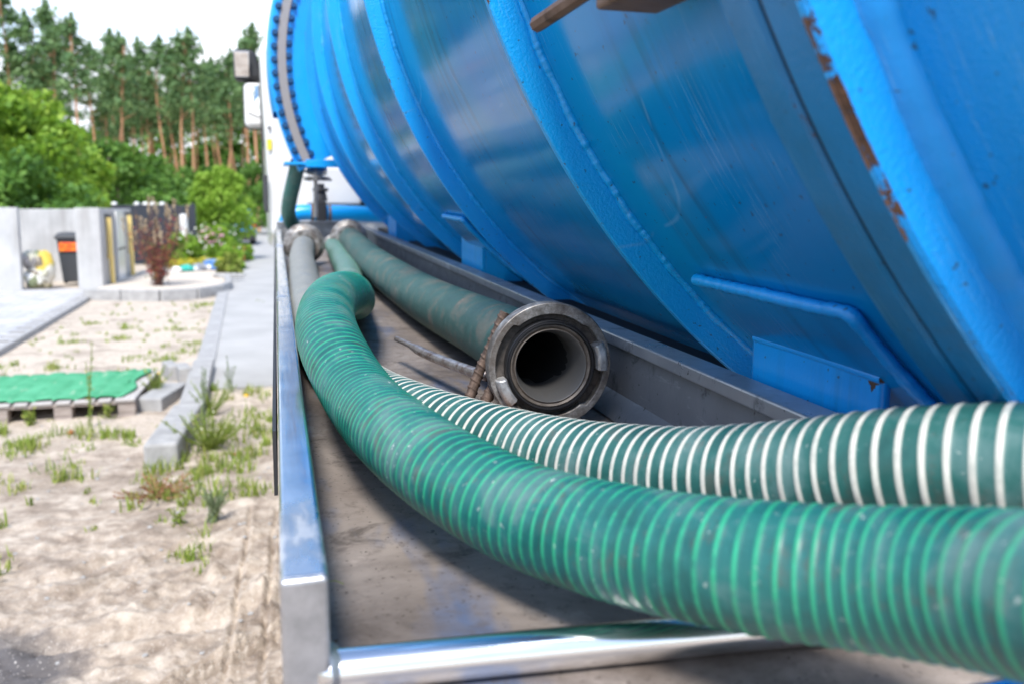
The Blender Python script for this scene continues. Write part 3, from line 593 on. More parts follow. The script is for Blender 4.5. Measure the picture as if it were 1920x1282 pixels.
# hooked steel rod with two bent rebar ends, leaning against the coupling's back
rod = empty('hook_bar', tw(np.array([.28, 1.25, ZFL])), 'rusty steel hook bar with twisted rebar end behind the open coupling', 'hook bar')
V, F, a = tube([(.2165, 1.612, -.288), (.232, 1.545, -.289), (.248, 1.462, -.290), (.264, 1.385, -.288), (.290, 1.262, -.283), (.300, 1.215, -.279)], lambda s: .0052+.0036*min(1, max(0, (s-.07)/.04)), .004, 10, caps=True)
wobj('rod', tw(V), F, M['rod'], rod, smooth=True)
def rebar(pts, r):
    V, F, a = tube(pts, r, .0010, 22, lambda s, th: .0016*np.clip(np.cos(2*np.pi*(s/.0125+th*1.0))-.5, 0, 1)/.5+.0012*(np.abs(th-.5) < .04)+.0*s, caps=True)
    wobj('rebar', tw(V), F, M['rebar'], rod, smooth=True)
rebar([(.246, 1.150, -.331), (.261, 1.172, -.305), (.277, 1.186, -.272), (.300, 1.190, -.225), (.320, 1.192, -.180)], .0075)
rebar([(.262, 1.130, -.331), (.278, 1.152, -.308), (.300, 1.172, -.280), (.318, 1.186, -.250)], .0078)
bo = wobj('wooden_board', tw(rotz(boxv(.20, .345, 1.07, 1.15, ZFL+.002, ZFL+.0085), .12, (.27, 1.1))), BOXF, worn_steel('brown_board', (.16, .085, .05), (.22, .13, .08), .7, 0.), label='small brown board lying under the open metal coupling', cat='board', bevel=.001)
# dry leaves and a grass blade on the tray floor
lm = Mt('dry_leaf', (.05, .035, .02), .7).m
for (x, y, sz, rot, lb) in ((.0315, .607, .0042, .3, 'larger dark dry seed husk on the tray floor beside the rail'), (.027, .645, .0025, 1.2, 'tiny dark dry seed husk behind the larger one near the rail'), (.095, .565, .003, .2, 'small dark dry seed husk in the middle of the tray floor')):
    t = np.linspace(0, 2*np.pi, 11)[:-1]; V = [(math.cos(q)*sz, math.sin(q)*sz*.45, .0008+.0012*math.cos(q)**2) for q in t]+[(0, 0, .0022)]
    V = rotz(np.array(V), rot)+np.array([x, y, ZFL+.003]); o = wobj('dry_husk', tw(V), [(i, (i+1) % 10, 10) for i in range(10)]+[tuple(range(9, -1, -1))], lm, label=lb, cat='seed husk', group='dry husks on the tray floor')
V, F, a = tube([(.028, .70, ZFL+.004), (.037, .705, ZFL+.006), (.046, .70, ZFL+.004)], .0005, .002, 5, caps=True)
wobj('grass_blade', tw(V), F, Mt('dead_blade', (.16, .19, .06), .6).m, label='single thin grass blade lying on the tray floor', cat='grass blade')
# ------------------------------------------------------------------ ground, road, paving
def axis(lo, hi, d, far0, far1, g=1.22):
    a = list(np.arange(lo, hi+d/2, d)); s = d
    while a[-1] < far1: s *= g; a.append(a[-1]+s)
    s = d
    while a[0] > far0: s *= g; a.insert(0, a[0]-s)
    return np.array(a)
xs = np.r_[axis(-3.2, -1.42, .03, -420, -1.4), np.arange(-1.4, .055, .0105), axis(.06, 1.0, .06, .05, 420)]; ys = np.r_[axis(2.0, 2.5, .03, -60, 2.5), np.arange(2.55, 4.7, .0115), axis(4.72, 9.0, .03, 4.7, 620)]
xs, ys = np.unique(np.round(xs, 5)), np.unique(np.round(ys, 5))
gx, gy = np.meshgrid(xs, ys)
def ground_z(x, y):
    near = np.clip((5.2-y)/1.2, 0, 1)*np.clip((x+3)/1.0, 0, 1)
    z = .05*(fbm(x*.9+3, y*.9, 4)-.5)+.035*(fbm(x*5, y*5+9, 4)-.5)+.020*(fbm(x*23, y*23+9, 4)-.5)*near*np.clip((8-y)/3, .25, 1)
    z += near*.04*(np.abs(fbm(x*3.4+11, y*3.4, 5)-.5)*-2+.35)
    fine = near*np.clip((4.9-y)/.8, 0, 1)
    rdg = 1-2*np.abs(fbm(x*6+40, y*6, 5)-.5); z += fine*.019*(rdg-.75)+fine*.012*(fbm(x*45, y*45, 3)-.5)
    z += fine*.015*np.clip(fbm(x*11+5, y*9+50, 4)-.56, 0, 1)/.2*(.6+.8*fbm(x*60, y*60, 2))
    def groove(ax, ay, bx, by, w, dp, wav=.02, lug=0., pitch=.04):
        dx, dy = bx-ax, by-ay; ln = math.hypot(dx, dy); u = ((x-ax)*dx+(y-ay)*dy)/ln; v = ((x-ax)*-dy+(y-ay)*dx)/ln
        v = v+wav*(fbm(u*4+ax*9, u*0+by, 3)-.5); k_ = dp*(.5+fbm(u*9+3, u*0+ax, 2))
        g = -k_*np.exp(-(v/w)**2)+.55*k_*np.exp(-((np.abs(v)-2.0*w)/(.8*w))**2)
        if lug: g = g*(1+lug*np.cos(2*np.pi*u/pitch))
        return g*np.clip(u/.08, 0, 1)*np.clip((ln-u)/.12, 0, 1)
    for o in (0, .048, .10): z += groove(-.56+o*.75, 2.70-o*.62, .02+o*.75, 3.22-o*.62, .0115, .030, .012, .35, .037)
    for xo in (-.205, -.085): z += groove(xo-.012, 2.6, xo+.035, 4.5, .009, .018, .03, .2, .05)
    z += groove(-.95, 3.20, -.20, 3.26, .05, .030, .06)+groove(-.86, 3.58, -.36, 4.20, .02, .020, .03)+groove(-1.3, 3.5, -.7, 4.05, .03, .014, .05)+groove(-.9, 3.05, -.42, 3.0, .02, .016, .03)
    z += -.02*np.exp(-(((x+1.05)/.35)**2+((y-3.0)/.22)**2))
    def lump(cx, cy, r, h): return h*np.clip(1-np.hypot(x-cx, (y-cy)*.8)/r+.5*(fbm(x*22, y*22, 3)-.5), 0, 1)**.5*(.35+fbm(x*30, y*30, 3))
    for cx, cy, r, h in ((-.36, 3.42, .085, .06), (-.25, 3.35, .05, .05), (-.11, 3.46, .09, .07), (-.07, 3.28, .06, .06), (-.3, 3.7, .05, .03), (-.62, 3.62, .03, .03), (-.16, 3.75, .06, .035)): z += lump(cx, cy, r, h)
    flat = np.clip((y-8.5)/2, 0, 1); return (z-.01)*(1-.65*flat)-.03*flat
gz = ground_z(gx, gy); gz = np.where((gy > 40) | (np.abs(gx) > 30), -.03, gz)
gz = np.where((gx > .05), np.minimum(gz, -.01), gz)
nx, ny = len(xs), len(ys); V = np.stack([gx, gy, gz], -1).reshape(-1, 3)
i = np.arange(ny-1)[:, None]*nx+np.arange(nx-1)[None]; F = np.stack([i, i+1, i+nx+1, i+nx], -1).reshape(-1, 4)
k = Mt('sandy_earth', (.3, .24, .19), .9, spec=.25)
n1 = k.noise(.8, 6, .6); n2 = k.noise(6, 6, .65); n3 = k.noise(60, 4, .6); n4 = k.noise(2.2, 5, .6, dist=.8)
c = k.ramp(n2, (.3, (.20, .155, .12)), (.5, (.375, .31, .25)), (.7, (.56, .485, .405)))
sandy = k.ramp(n3, (.3, (.44, .37, .30)), (.7, (.62, .54, .45)))
sx = k.n('ShaderNodeSeparateXYZ'); k.l(k.co(), sx.inputs[0])
yy = k.mth('ADD', sx.outputs['Y'], k.mth('MULTIPLY', k.mth('SUBTRACT', n1, .5), 3.2))
c = k.mix(k.ramp(k.mth('DIVIDE', yy, 12), (.44, 0), (.60, 1)), c, sandy)
n5 = k.noise(17, 6, .72, dist=.5); c = k.mix(k.ramp(n5, (.50, 0), (.68, .6)), c, (.15, .115, .088)); c = k.mix(k.ramp(n5, (.32, .6), (.46, 0)), c, (.56, .485, .41))
c = k.mix(k.ramp(n4, (.50, 0), (.70, .6)), c, (.15, .115, .088))
# damp grey patch at the lower left
dx = k.mth('DIVIDE', k.mth('ADD', sx.outputs['X'], 1.05), .42); dy = k.mth('DIVIDE', k.mth('SUBTRACT', sx.outputs['Y'], 2.95), .44)
dd = k.mth('ADD', k.mth('MULTIPLY', dx, dx), k.mth('MULTIPLY', dy, dy)); dd = k.mth('ADD', dd, k.mth('MULTIPLY', n2, 1.2))
damp = k.ramp(k.mth('MULTIPLY', dd, .4), (.42, 1), (.66, 0)); c = k.mix(k.mth('MULTIPLY', damp, .9), c, (.085, .082, .088))
sp = k.ramp(k.noise(120, 2, .5), (.66, 0), (.7, .75)); c = k.mix(sp, c, (.62, .58, .53))
k.base(c); k.bump(n3, .5, .012); k.bump(n2, .35, .03)
obj('ground', mesh('ground', V, F, True), k.m, kind='structure')

def sheet(name, poly, z, mat, th=0.):
    V = [(x, y, z) for x, y in poly]; o = wobj(name, V, [tuple(range(len(poly)))], mat, kind='structure'); return o
k = Mt('pale_concrete_road', (.42, .42, .43), .8); n = k.noise(1.5, 6, .6); k.base(k.ramp(n, (.3, (.315, .31, .30)), (.7, (.42, .413, .40)))); k.bump(k.noise(60, 4), .25, .006); M['road'] = k.m
xl = lambda y: -.64-.034*(y-7.7)
V, F = prism([(0, 0)]*0 or [(-.0, .0)]*3, [0, 1]) if 0 else (None, None)
v = np.array([(xl(7.62)+.04, 7.62, .018), (3.2, 7.5, .018), (3.2-.034*64, 72, .018), (xl(72)+.04, 72, .018)]); v2 = v.copy(); v2[:, 2] = -.12
wobj('road', np.concatenate([v2, v]), BOXF, M['road'], kind='structure')
# kerb stones along the road edge
ks = Mt('grey_kerb_concrete', (.43, .435, .45), .85); n = ks.noise(9, 6, .65); ks.base(ks.ramp(n, (.3, (.26, .258, .255)), (.7, (.41, .405, .40)))); ks.bump(ks.noise(70, 4), .4, .006); M['kerb'] = ks.m
kerb = empty('kerb', (-.7, 11, 0), 'line of grey concrete kerb stones along the left edge of the road', 'kerb')
kv = boxv(-.10, .085, 0, .992, -.12, .155); km = mesh('kerb_stone', kv, BOXF); km.materials.append(M['kerb'])
for q, y in enumerate(np.arange(6.62, 24, 1.0)):
    a = math.atan2(-.034, 1); o = obj('kerb_stone', km, None, kerb, loc=(xl(y)-.045+.7, y-11, (-.045 if q < 2 else -.115)+random.uniform(-.006, .006)), rot=(0, 0, .034+random.uniform(-.004, .004)))
    bevel(o, .012)
o = wobj('kerb_stone', rotz(boxv(-.80, -.60, 5.42, 6.52, -.10, .135), -.05, (-.7, 5.9)), BOXF, M['kerb'], label='big loose grey kerb stone lying nearest, its blunt end towards the camera', cat='kerb stone', bevel=.02)
for q, (x, y, w, l, h, r, lb) in enumerate(((-.99, 8.35, .10, .34, .13, .3, 'pale concrete block beside the pallet corner, left of the loose blocks'), (-.86, 8.15, .11, .30, .14, .22, 'pale concrete block in the middle of the three loose blocks'), (-.93, 7.25, .20, .62, .10, -.22, 'broken pale concrete slab piece between pallet and kerb, nearest of the loose blocks'))):
    wobj('concrete_block', rotz(boxv(x-w/2, x+w/2, y-l/2, y+l/2, -.05, h), r, (x, y)), BOXF, M['kerb'], label=lb, cat='block', group='loose concrete blocks beside the pallet', bevel=.012)
# paving of slabs on the left
pv = Mt('paving_slab', (.42, .42, .44), .85); a = pv.attr('rnd'); n = pv.noise(6, 5); pv.base(pv.mix(.35, pv.ramp(a, (0, (.33, .335, .36)), (.5, (.43, .43, .44)), (1, (.52, .51, .50))), pv.ramp(n, (.3, (.36, .36, .37)), (.7, (.5, .5, .5))))); pv.bump(pv.noise(70, 3), .25, .004)
xr = lambda y: -3.02-.039*(y-10.7)
v = [(-14, 6, -.035), (xr(6), 6, -.035), (xr(18.2), 18.2, -.035), (-14, 18.2, -.035)]
pav = wobj('paving', [(x, y, z+.03) for x, y, z in v], [(0, 1, 2, 3)], Mt('joint_sand', (.28, .26, .23), .9).m, kind='structure')
VV, FF, rn = [], [], []; nf = 0
for r, y in enumerate(np.arange(6.0, 18.1, .20)):
    x = xr(y)-.03-(.2 if r % 2 else 0)
    while x > -9.2:
        h = .006+random.uniform(-.003, .003); V_ = boxv(x-.394, x, y, y+.194, -.01, h); b = V_[4:].copy(); b[:, 0] += np.array([1, -1, -1, 1])*.006; b[:, 1] += np.array([1, 1, -1, -1])*.006; V_[4:, 2] -= .006
        V_ = np.concatenate([V_[4:], b]); VV.append(V_); FF.append(np.array([(4, 5, 6, 7), (0, 1, 5, 4), (1, 2, 6, 5), (2, 3, 7, 6), (3, 0, 4, 7)])+nf); nf += 8; rn += [random.random()]*5; x -= .4
wobj('paver', np.concatenate(VV), np.concatenate(FF), pv.m, pav, fattrs=dict(rnd=rn), kind='stuff')
ek = empty('paving_edging', (-3.15, 13, 0), 'thin grey concrete edging between paving and sand', 'edging')
em = mesh('edging_stone', boxv(-.03, .03, 0, .985, -.1, .035), BOXF); em.materials.append(M['kerb'])
for y in np.arange(6.2, 16.2, 1.0): obj('edging_stone', em, None, ek, loc=(xr(y)+.035+3.15, y-13, 0), rot=(0, 0, .039))
# planter kerb
pk = empty('planter_kerb', (-2, 16, 0), 'curved row of grey kerb stones edging the sandy planting bed', 'kerb')
path = [(-3.25, 16.15), (-2.6, 15.85), (-1.96, 15.62), (-1.4, 15.85), (-1.05, 16.4), (-.93, 17.1), (-.97, 17.9), (-1.05, 18.8)]
for (ax, ay), (bx, by) in zip(path[:-1], path[1:]):
    l = math.hypot(bx-ax, by-ay); V = rotz(boxv(0, l-.012, -.06, .06, -.1, .165), math.atan2(by-ay, bx-ax))+np.array([ax, ay, 0]); wobj('kerb_stone', V, BOXF, M['kerb'], pk, bevel=.015)
sd_ = Mt('pale_sand', (.55, .49, .41), .95); sn = sd_.noise(30, 5); sd_.base(sd_.ramp(sn, (.3, (.46, .40, .33)), (.7, (.64, .57, .49)))); sd_.bump(sn, .5, .02)
wobj('bed_sand', [(x, y, .09) for x, y in path+[(-1.1, 23), (-3.1, 23)]], [tuple(range(len(path)+2))], sd_.m, kind='structure')

# ------------------------------------------------------------------ concrete bin store, posts, bin, bags
cw = Mt('cast_concrete', (.45, .45, .45), .85); n = cw.noise(2.2, 6, .6); st = cw.noise(1.2, 5, .6, (3, 3, .35))
c = cw.ramp(n, (.3, (.40, .40, .40)), (.7, (.53, .53, .525))); sz = cw.n('ShaderNodeSeparateXYZ'); cw.l(cw.co(), sz.inputs[0])
c = cw.mix(cw.mth('MULTIPLY', cw.ramp(st, (.45, 0), (.65, .5)), cw.ramp(sz.outputs['Z'], (.2, .2), (1.0, 1))), c, (.25, .235, .22)); cw.base(c); cw.bump(cw.noise(40, 4), .2, .006)
bs = empty('bin_store', (-4, 19, 0), 'pale concrete bin store of straight wall slabs with an open bay', 'bin store')
for x0, x1, y0, y1, h in ((-8.6, -4.72, 18.05, 18.20, 1.575), (-6.4, -3.42, 20.55, 20.70, 1.545), (-3.65, -3.22, 17.62, 17.80, 1.57), (-3.36, -3.22, 17.803, 19.2, 1.56), (-3.355, -3.215, 19.21, 21.2, 1.55), (-3.65, -3.50, 17.803, 20.54, 1.55)):
    wobj('wall_slab', boxv(x0, x1, y0, y1, -.1, h), BOXF, cw.m, bs, bevel=.015)
yp = Mt('yellow_post_paint', (.74, .56, .20), .6).m; dk = M['grey_plastic']
for x, y, h, lb in ((-3.155, 18.15, 1.47, 'pale yellow pipe post on the wall corner, nearer of the two'), (-3.12, 20.35, 1.50, 'pale yellow pipe post at the far end of the wall')):
    p = empty('yellow_post', (x, y, 0), lb, 'post', 'yellow posts on the bin store')
    v, f = cyl((x, y, .62), (x, y, h-.09), .052); wobj('pipe_upper', v, f, yp, p)
    v, f = cyl((x+.02, y, -.05), (x+.01, y, .62), .047); wobj('pipe_lower', v, f, yp, p)
    v, f = cyl((x, y, .58), (x, y, .64), .062); wobj('sleeve', v, f, yp, p)
    wobj('bracket', boxv(x-.07, x+.05, y-.05, y+.05, h-.09, h-.02), BOXF, dk, p)
wb = empty('white_notice_board', (-3.17, 19.3, 0), 'tall white panel hung on the receding concrete wall', 'panel')
wobj('board', boxv(-3.205, -3.16, 19.05, 19.85, .03, 1.5), BOXF, M['white'], wb, bevel=.008)
wobj('cross_bar', boxv(-3.158, -3.15, 19.05, 19.85, .70, .74), BOXF, M['grey_plastic'], wb)
# wheelie bin
binr = empty('wheelie_bin', (-4.090, 19.35, 0), 'dark grey wheelie bin with an orange label in the open bay', 'bin')
bc = Mt('bin_plastic', (.045, .05, .058), .5).m
v = boxv(-4.330, -3.830, 19.1, 19.6, .05, .98); v[:4, 0] = [-4.250, -3.910, -3.910, -4.250]; v[:4, 1] += [.05, .05, -.1, -.1]
wobj('body', v, BOXF, bc, binr, bevel=.03)
v = boxv(-4.370, -3.790, 19.04, 19.66, .98, 1.07); v[4:, 0] += [.08, -.08, -.08, .08]; v[4:, 1] += [.1, .1, -.05, -.05]; wobj('lid', v, BOXF, bc, binr, bevel=.025)
wobj('lid_rim', boxv(-4.350, -3.810, 19.06, 19.64, .94, .98), BOXF, bc, binr, bevel=.01)
v, f = cyl((-4.260, 19.62, 1.0), (-3.910, 19.62, 1.0), .02); wobj('handle', v, f, bc, binr)
for x in (-4.270, -3.930):
    v, f = cyl((x-.03, 19.5, .1), (x+.03, 19.5, .1), .1, seg=18); wobj('wheel', v, f, M['rubber'], binr)
og = Mt('orange_label', (.85, .11, .012), .5); og.base(og.ramp(og.noise(13, 3, .5, (1, 1, 2.5)), (.55, (.85, .10, .01)), (.62, (.88, .33, .02))))
v = boxv(-4.275, -3.840, 19.09, 19.105, .69, .87); v[[0, 1, 4, 5], 1] -= 0.01; wobj('label', v, BOXF, og.m, binr, bevel=.006)
# blobs: crumpled bags
ico = None
def blob(rx_, ry, rz, seed, lump=.3, n=28, m=16, freq=2.6):
    u = np.linspace(0, 2*np.pi, n, endpoint=False); w = np.linspace(0.02, np.pi-.02, m); U, Wt = np.meshgrid(u, w)
    x, y, z = np.sin(Wt)*np.cos(U), np.sin(Wt)*np.sin(U), np.cos(Wt)
    d = 1+lump*(fbm(x*freq+seed*7+z*1.7, y*freq+seed*3-z*1.3, 4)-.5)*2
    V = np.stack([x*d*rx_, y*d*ry, np.clip(z*d, -.92, 2)*rz+rz*.92], -1).reshape(-1, 3)
    i = np.arange(m-1)[:, None]*n; j = np.arange(n)[None]; j2 = (j+1) % n
    F = [tuple(q) for q in np.stack([i+j, i+n+j, i+n+j2, i+j2], -1).reshape(-1, 4).tolist()]
    F.append(tuple(range(n))); F.append(tuple((m-1)*n+q for q in range(n-1, -1, -1))); return V, F
def voro(name, cols, scale, rough=.35):
    k = Mt(name, cols[0], rough); v = k.n('ShaderNodeTexVoronoi'); v.inputs['Scale'].default_value = scale
    nz = k.n('ShaderNodeTexNoise'); nz.inputs['Scale'].default_value = 5; k.l(k.co(), nz.inputs['Vector']); k.l(k.mix(.25, k.co(), nz.outputs['Color']), v.inputs['Vector'])
    s = k.n('ShaderNodeSeparateColor'); k.l(v.outputs['Color'], s.inputs[0])
    k.base(k.ramp(s.outputs[0], *[(q/len(cols), c) for q, c in enumerate(cols)], interp='CONSTANT')); k.bump(k.noise(16, 4), .4, .02); return k.m
ym = voro('yellow_rubbish_bag', [(.72, .70, .55), (.62, .46, .08), (.75, .74, .70), (.55, .50, .22), (.22, .25, .14), (.70, .62, .30), (.74, .73, .66), (.16, .13, .09)], 6)
wm = voro('pale_rubbish_bag', [(.72, .72, .72), (.5, .45, .42), (.74, .72, .66), (.3, .28, .27), (.70, .66, .5)], 7)
for x, y, a, b, c, sd, mt, lb in ((-4.50, 18.62, .25, .26, .38, 1, ym, 'large yellow see-through rubbish bag full of packaging beside the bin'), (-4.60, 18.45, .17, .17, .20, 2, ym, 'small yellow rubbish bag on the ground at the wall end')):
    V, F = blob(a, b, c, sd, .28); wobj('rubbish_bag', V+np.array([x, y, 0]), F, mt, label=lb, cat='rubbish bag', group='rubbish bags in the bin bay', smooth=True)
V, F = blob(.2, .2, .2, 4, .35); wobj('rubbish_bag', V+np.array([-4.64, 18.55, .36]), F, wm, label='whitish rubbish bag lying on top of the small yellow one', cat='rubbish bag', group='rubbish bags in the bin bay', smooth=True)

# ------------------------------------------------------------------ pallets with green carpet
wd = Mt('grey_pallet_wood', (.30, .25, .22), .8); n = wd.noise(3, 5, .6, (3, 26, 26)); wd.base(wd.ramp(n, (.3, (.22, .18, .16)), (.7, (.40, .345, .31)))); wd.bump(n, .3, .004)
wd2 = Mt('pale_pallet_wood', (.42, .40, .39), .8); n = wd2.noise(3, 5, .6, (26, 3, 26)); wd2.base(wd2.ramp(n, (.3, (.34, .32, .31)), (.7, (.52, .49, .47)))); wd2.bump(n, .3, .004)
def pallet(x0, y0, rot, dz, lb):
    p = empty('pallet', (x0, y0, dz), lb, 'pallet', 'wooden pallets under the green carpet', rot=(0, 0, rot))
    def part(nm, b, mt):
        o = obj(nm, mesh(nm, b, BOXF), mt, p); bevel(o, .004, 1)
    x = 0
    for w in (.145, .095, .145, .10, .145, .095, .145): part('top_board', boxv(x+.002, x+w, 0, 1.2, .122, .144), wd2.m); x += w+.021
    for y in (.0, .55, 1.10): part('cross_board', boxv(0, .996, y+.012, y+.11, .1, .1215), wd.m)
    for y in (.0, .55, 1.10):
        for xx in (0, .43, .87): part('block', boxv(xx+.002, xx+.125, y+.018, y+.10, .022, .0995), wd.m)
    for xx in (0, .43, .87): part('bottom_board', boxv(xx, xx+.128, .002, 1.198, 0, .0215), wd.m)
pallet(-2.07, 6.84, -.02, -.012, 'grey wooden pallet beside the kerb stones, under the green carpet'); pallet(-3.09, 6.82, -.005, -.032, 'second wooden pallet at the left edge, half out of the picture')
nx, ny = 90, 24; gx, gy = np.meshgrid(np.linspace(-3.15, -1.145, nx), np.linspace(6.885, 7.97, ny))
gx = gx+.02*np.clip((gy-6.9), 0, 1)+np.where(gx > -1.2, .03*np.sin(gy*9), 0)
bd = np.abs(((gx+2.07)/.144) % 1-.5)*2
gz = .139+.006-.014*np.clip((bd-.70)/.2, 0, 1)+.006*(fbm(gx*6, gy*5, 3)-.4)+.004*np.sin(gx*19+gy*3)
gz = np.maximum(gz, .131); gz += .012*np.exp(-((gx+1.42-.16*(gy-6.9))/.018)**2)
V = np.stack([gx, gy, gz], -1).reshape(-1, 3); i = np.arange(ny-1)[:, None]*nx+np.arange(nx-1)[None]; F = np.stack([i, i+1, i+nx+1, i+nx], -1).reshape(-1, 4)
gc = Mt('green_carpet', (.04, .30, .15), .95, spec=.1); n = gc.noise(5, 5, .6); c = gc.ramp(n, (.3, (.055, .27, .135)), (.7, (.11, .39, .225))); pale = gc.ramp(gc.noise(2.5, 3, .5, (6, 1.6, 1)), (.62, 0), (.70, .6)); gc.base(gc.mix(pale, c, (.40, .46, .36))); gc.bump(gc.noise(150, 3), .4, .004)
cp = wobj('carpet', V, F, gc.m, label='bright green carpet strip spread over the wooden pallets', cat='carpet', smooth=True); m = cp.modifiers.new('thickness', 'SOLIDIFY'); m.thickness = .006; m.offset = 1

# ------------------------------------------------------------------ vegetation
def leaf_mat(name, cols, trans=.35, rough=.55):
    k = Mt(name, cols[0], rough, spec=.3); c = k.ramp(k.attr('rnd'), *[(q/(len(cols)-1), x) for q, x in enumerate(cols)])
    k.base(c); tr = k.n('ShaderNodeBsdfTranslucent'); k.l(k.mix(.25, c, (.25, .35, .02)), tr.inputs['Color']); mx = k.n('ShaderNodeMixShader'); mx.inputs[0].default_value = trans
    k.l(k.b.outputs[0], mx.inputs[1]); k.l(tr.outputs[0], mx.inputs[2]); k.l(mx.outputs[0], k.out.inputs['Surface']); return k.m
M['pine'] = leaf_mat('pine_needles', [(.07, .145, .060), (.125, .23, .09), (.20, .31, .12)], .3)
M['leaf'] = leaf_mat('fresh_leaves', [(.075, .18, .02), (.16, .31, .035), (.26, .43, .05), (.38, .52, .07)], .45)
M['leaf_dark'] = leaf_mat('deep_green_leaves', [(.055, .135, .025), (.10, .225, .04), (.18, .33, .06)], .4)
M['leaf_lime'] = leaf_mat('lime_leaves', [(.15, .29, .03), (.26, .44, .05), (.38, .55, .09)], .45)
M['leaf_red'] = leaf_mat('dark_red_leaves', [(.22, .03, .04), (.34, .055, .06), (.36, .13, .09), (.26, .30, .10)], .35)
M['weed'] = leaf_mat('weed_green', [(.13, .20, .035), (.23, .32, .055), (.34, .40, .09), (.42, .38, .15)], .4)
M['weed_grey'] = leaf_mat('grey_green_weed', [(.15, .21, .11), (.24, .30, .17), (.33, .38, .24)], .35)
M['weed_red'] = leaf_mat('reddish_weed', [(.30, .10, .07), (.38, .17, .10), (.20, .24, .06), (.26, .30, .07)], .3)
k = Mt('pine_bark', (.26, .13, .07), .9); n = k.noise(2.5, 5, .6, (3, 3, 1)); k.base(k.ramp(n, (.3, (.24, .13, .08)), (.5, (.44, .235, .125)), (.7, (.58, .35, .21)))); k.bump(n, .6, .03); M['bark'] = k.m
M['bark2'] = Mt('grey_bark', (.13, .10, .075), .9).m
def quads(C, N, sx, sy, rng_):
    """leaf-like quads at C, random orientation biased to N"""
    n = len(C); a = rng_.normal(size=(n, 3)); a += N; a /= np.linalg.norm(a, axis=1)[:, None]
    b = rng_.normal(size=(n, 3)); u = np.cross(a, b); u /= np.linalg.norm(u, axis=1)[:, None]; w = np.cross(a, u)
    sx = np.broadcast_to(np.asarray(sx), (n,))[:, None]; sy = np.broadcast_to(np.asarray(sy), (n,))[:, None]
    V = np.stack([C-u*sx, C-w*sy*.55+a*sx*.12, C+u*sx, C+w*sy*.55+a*sx*.12], 1).reshape(-1, 3)
    return V, np.arange(n*4).reshape(-1, 4)
def crown_mesh(name, blobs, per, size, r_, up=.5, aspect=.7, hollow=.55):
    Cs, Ns, rn = [], [], []
    for (cx, cy, cz, rx_, ry, rz) in blobs:
        d = r_.normal(size=(per, 3)); d /= np.linalg.norm(d, axis=1)[:, None]; q = (hollow+(1-hollow)*r_.random(per))[:, None]; q *= (.82+.36*r_.random((per, 1)))
        Cs.append(np.array([cx, cy, cz])+d*q*np.array([rx_, ry, rz])); Ns.append(d*.6+np.array([0, 0, up])); rn.append(np.clip(r_.random(per)*.75+r_.random()*.35-.03, 0, 1))
    C, N, rn = np.concatenate(Cs), np.concatenate(Ns), np.concatenate(rn); s = size*(.6+.8*r_.random(len(C)))
    V, F = quads(C, N, s, s*aspect*2, r_); return mesh(name, V, F, False, None, dict(rnd=rn))
def trunk_mesh(name, h, r0, r1, r_, branches, bend=.25, seg=9):
    parts = []; P = [(0, 0, -.2), (r_.normal()*bend*.3, r_.normal()*bend*.3, h*.35), (r_.normal()*bend, r_.normal()*bend, h*.7), (r_.normal()*bend*1.2, r_.normal()*bend*1.2, h)]
    V, F, a = tube(P, lambda s: r0+(r1-r0)*min(1, s/h)**.8, h/24, seg); parts.append((V, F.tolist())); C, s = catmull(P, .2)
    for (bx, by, bz) in branches:
        q = C[np.argmin(np.abs(C[:, 2]-max(h*.25, bz-.25-.28*math.hypot(bx, by))))]; V, F = cyl(q, (bx, by, bz), r1*.75, r1*.22, 5); parts.append((V, F))
    V, F = join(parts); return mesh(name, V, F, True)
# pines: six shapes, then copies
pines = []
for v in range(6):
    r_ = np.random.default_rng(100+v); h = 15.5+r_.uniform(-1.5, 1.5); bl = []
    top = h; base = h*(.60+.07*r_.random()); nb = int(15+r_.integers(0, 6))
    for q in range(nb):
        f = q/(nb-1); z = base+(top-base)*f; rad = (1.55*(1-f)**.7+.3)*(.75+.5*r_.random()); a = r_.uniform(0, 6.28); off = rad*(.35+.65*r_.random())*(0 if q == nb-1 else 1)
        s = .58+.6*(1-f)*r_.random()+.10; bl.append((off*math.cos(a), off*math.sin(a), z, s*1.25, s*1.25, s*.62))
    bl.append((0, 0, top+.15, .20, .20, .75)); bl.append((0, 0, top-.4, .40, .40, .6)); bl.append((.1, .1, top-1.1, .75, .75, .65))
    pines.append((crown_mesh('pine_crown', bl, 70, .19, r_, .7, .5, .15), trunk_mesh('pine_trunk', h*.97, .155, .06, r_, [b[:3] for b in bl], .28), h))
r_ = np.random.default_rng(404); pines_l = []
for px in list(range(-60, 525, 16))+list(range(-420, -60, 40))+list(range(535, 900, 24)):
    y = 58+r_.random()*28; pines_l.append(((px+r_.uniform(-6, 6)-516)/1590*y*1.02, y))
for px in range(250, 520, 15):
    y = 74+r_.random()*14; pines_l.append(((px+r_.uniform(-5, 5)-516)/1590*y*1.02, y))
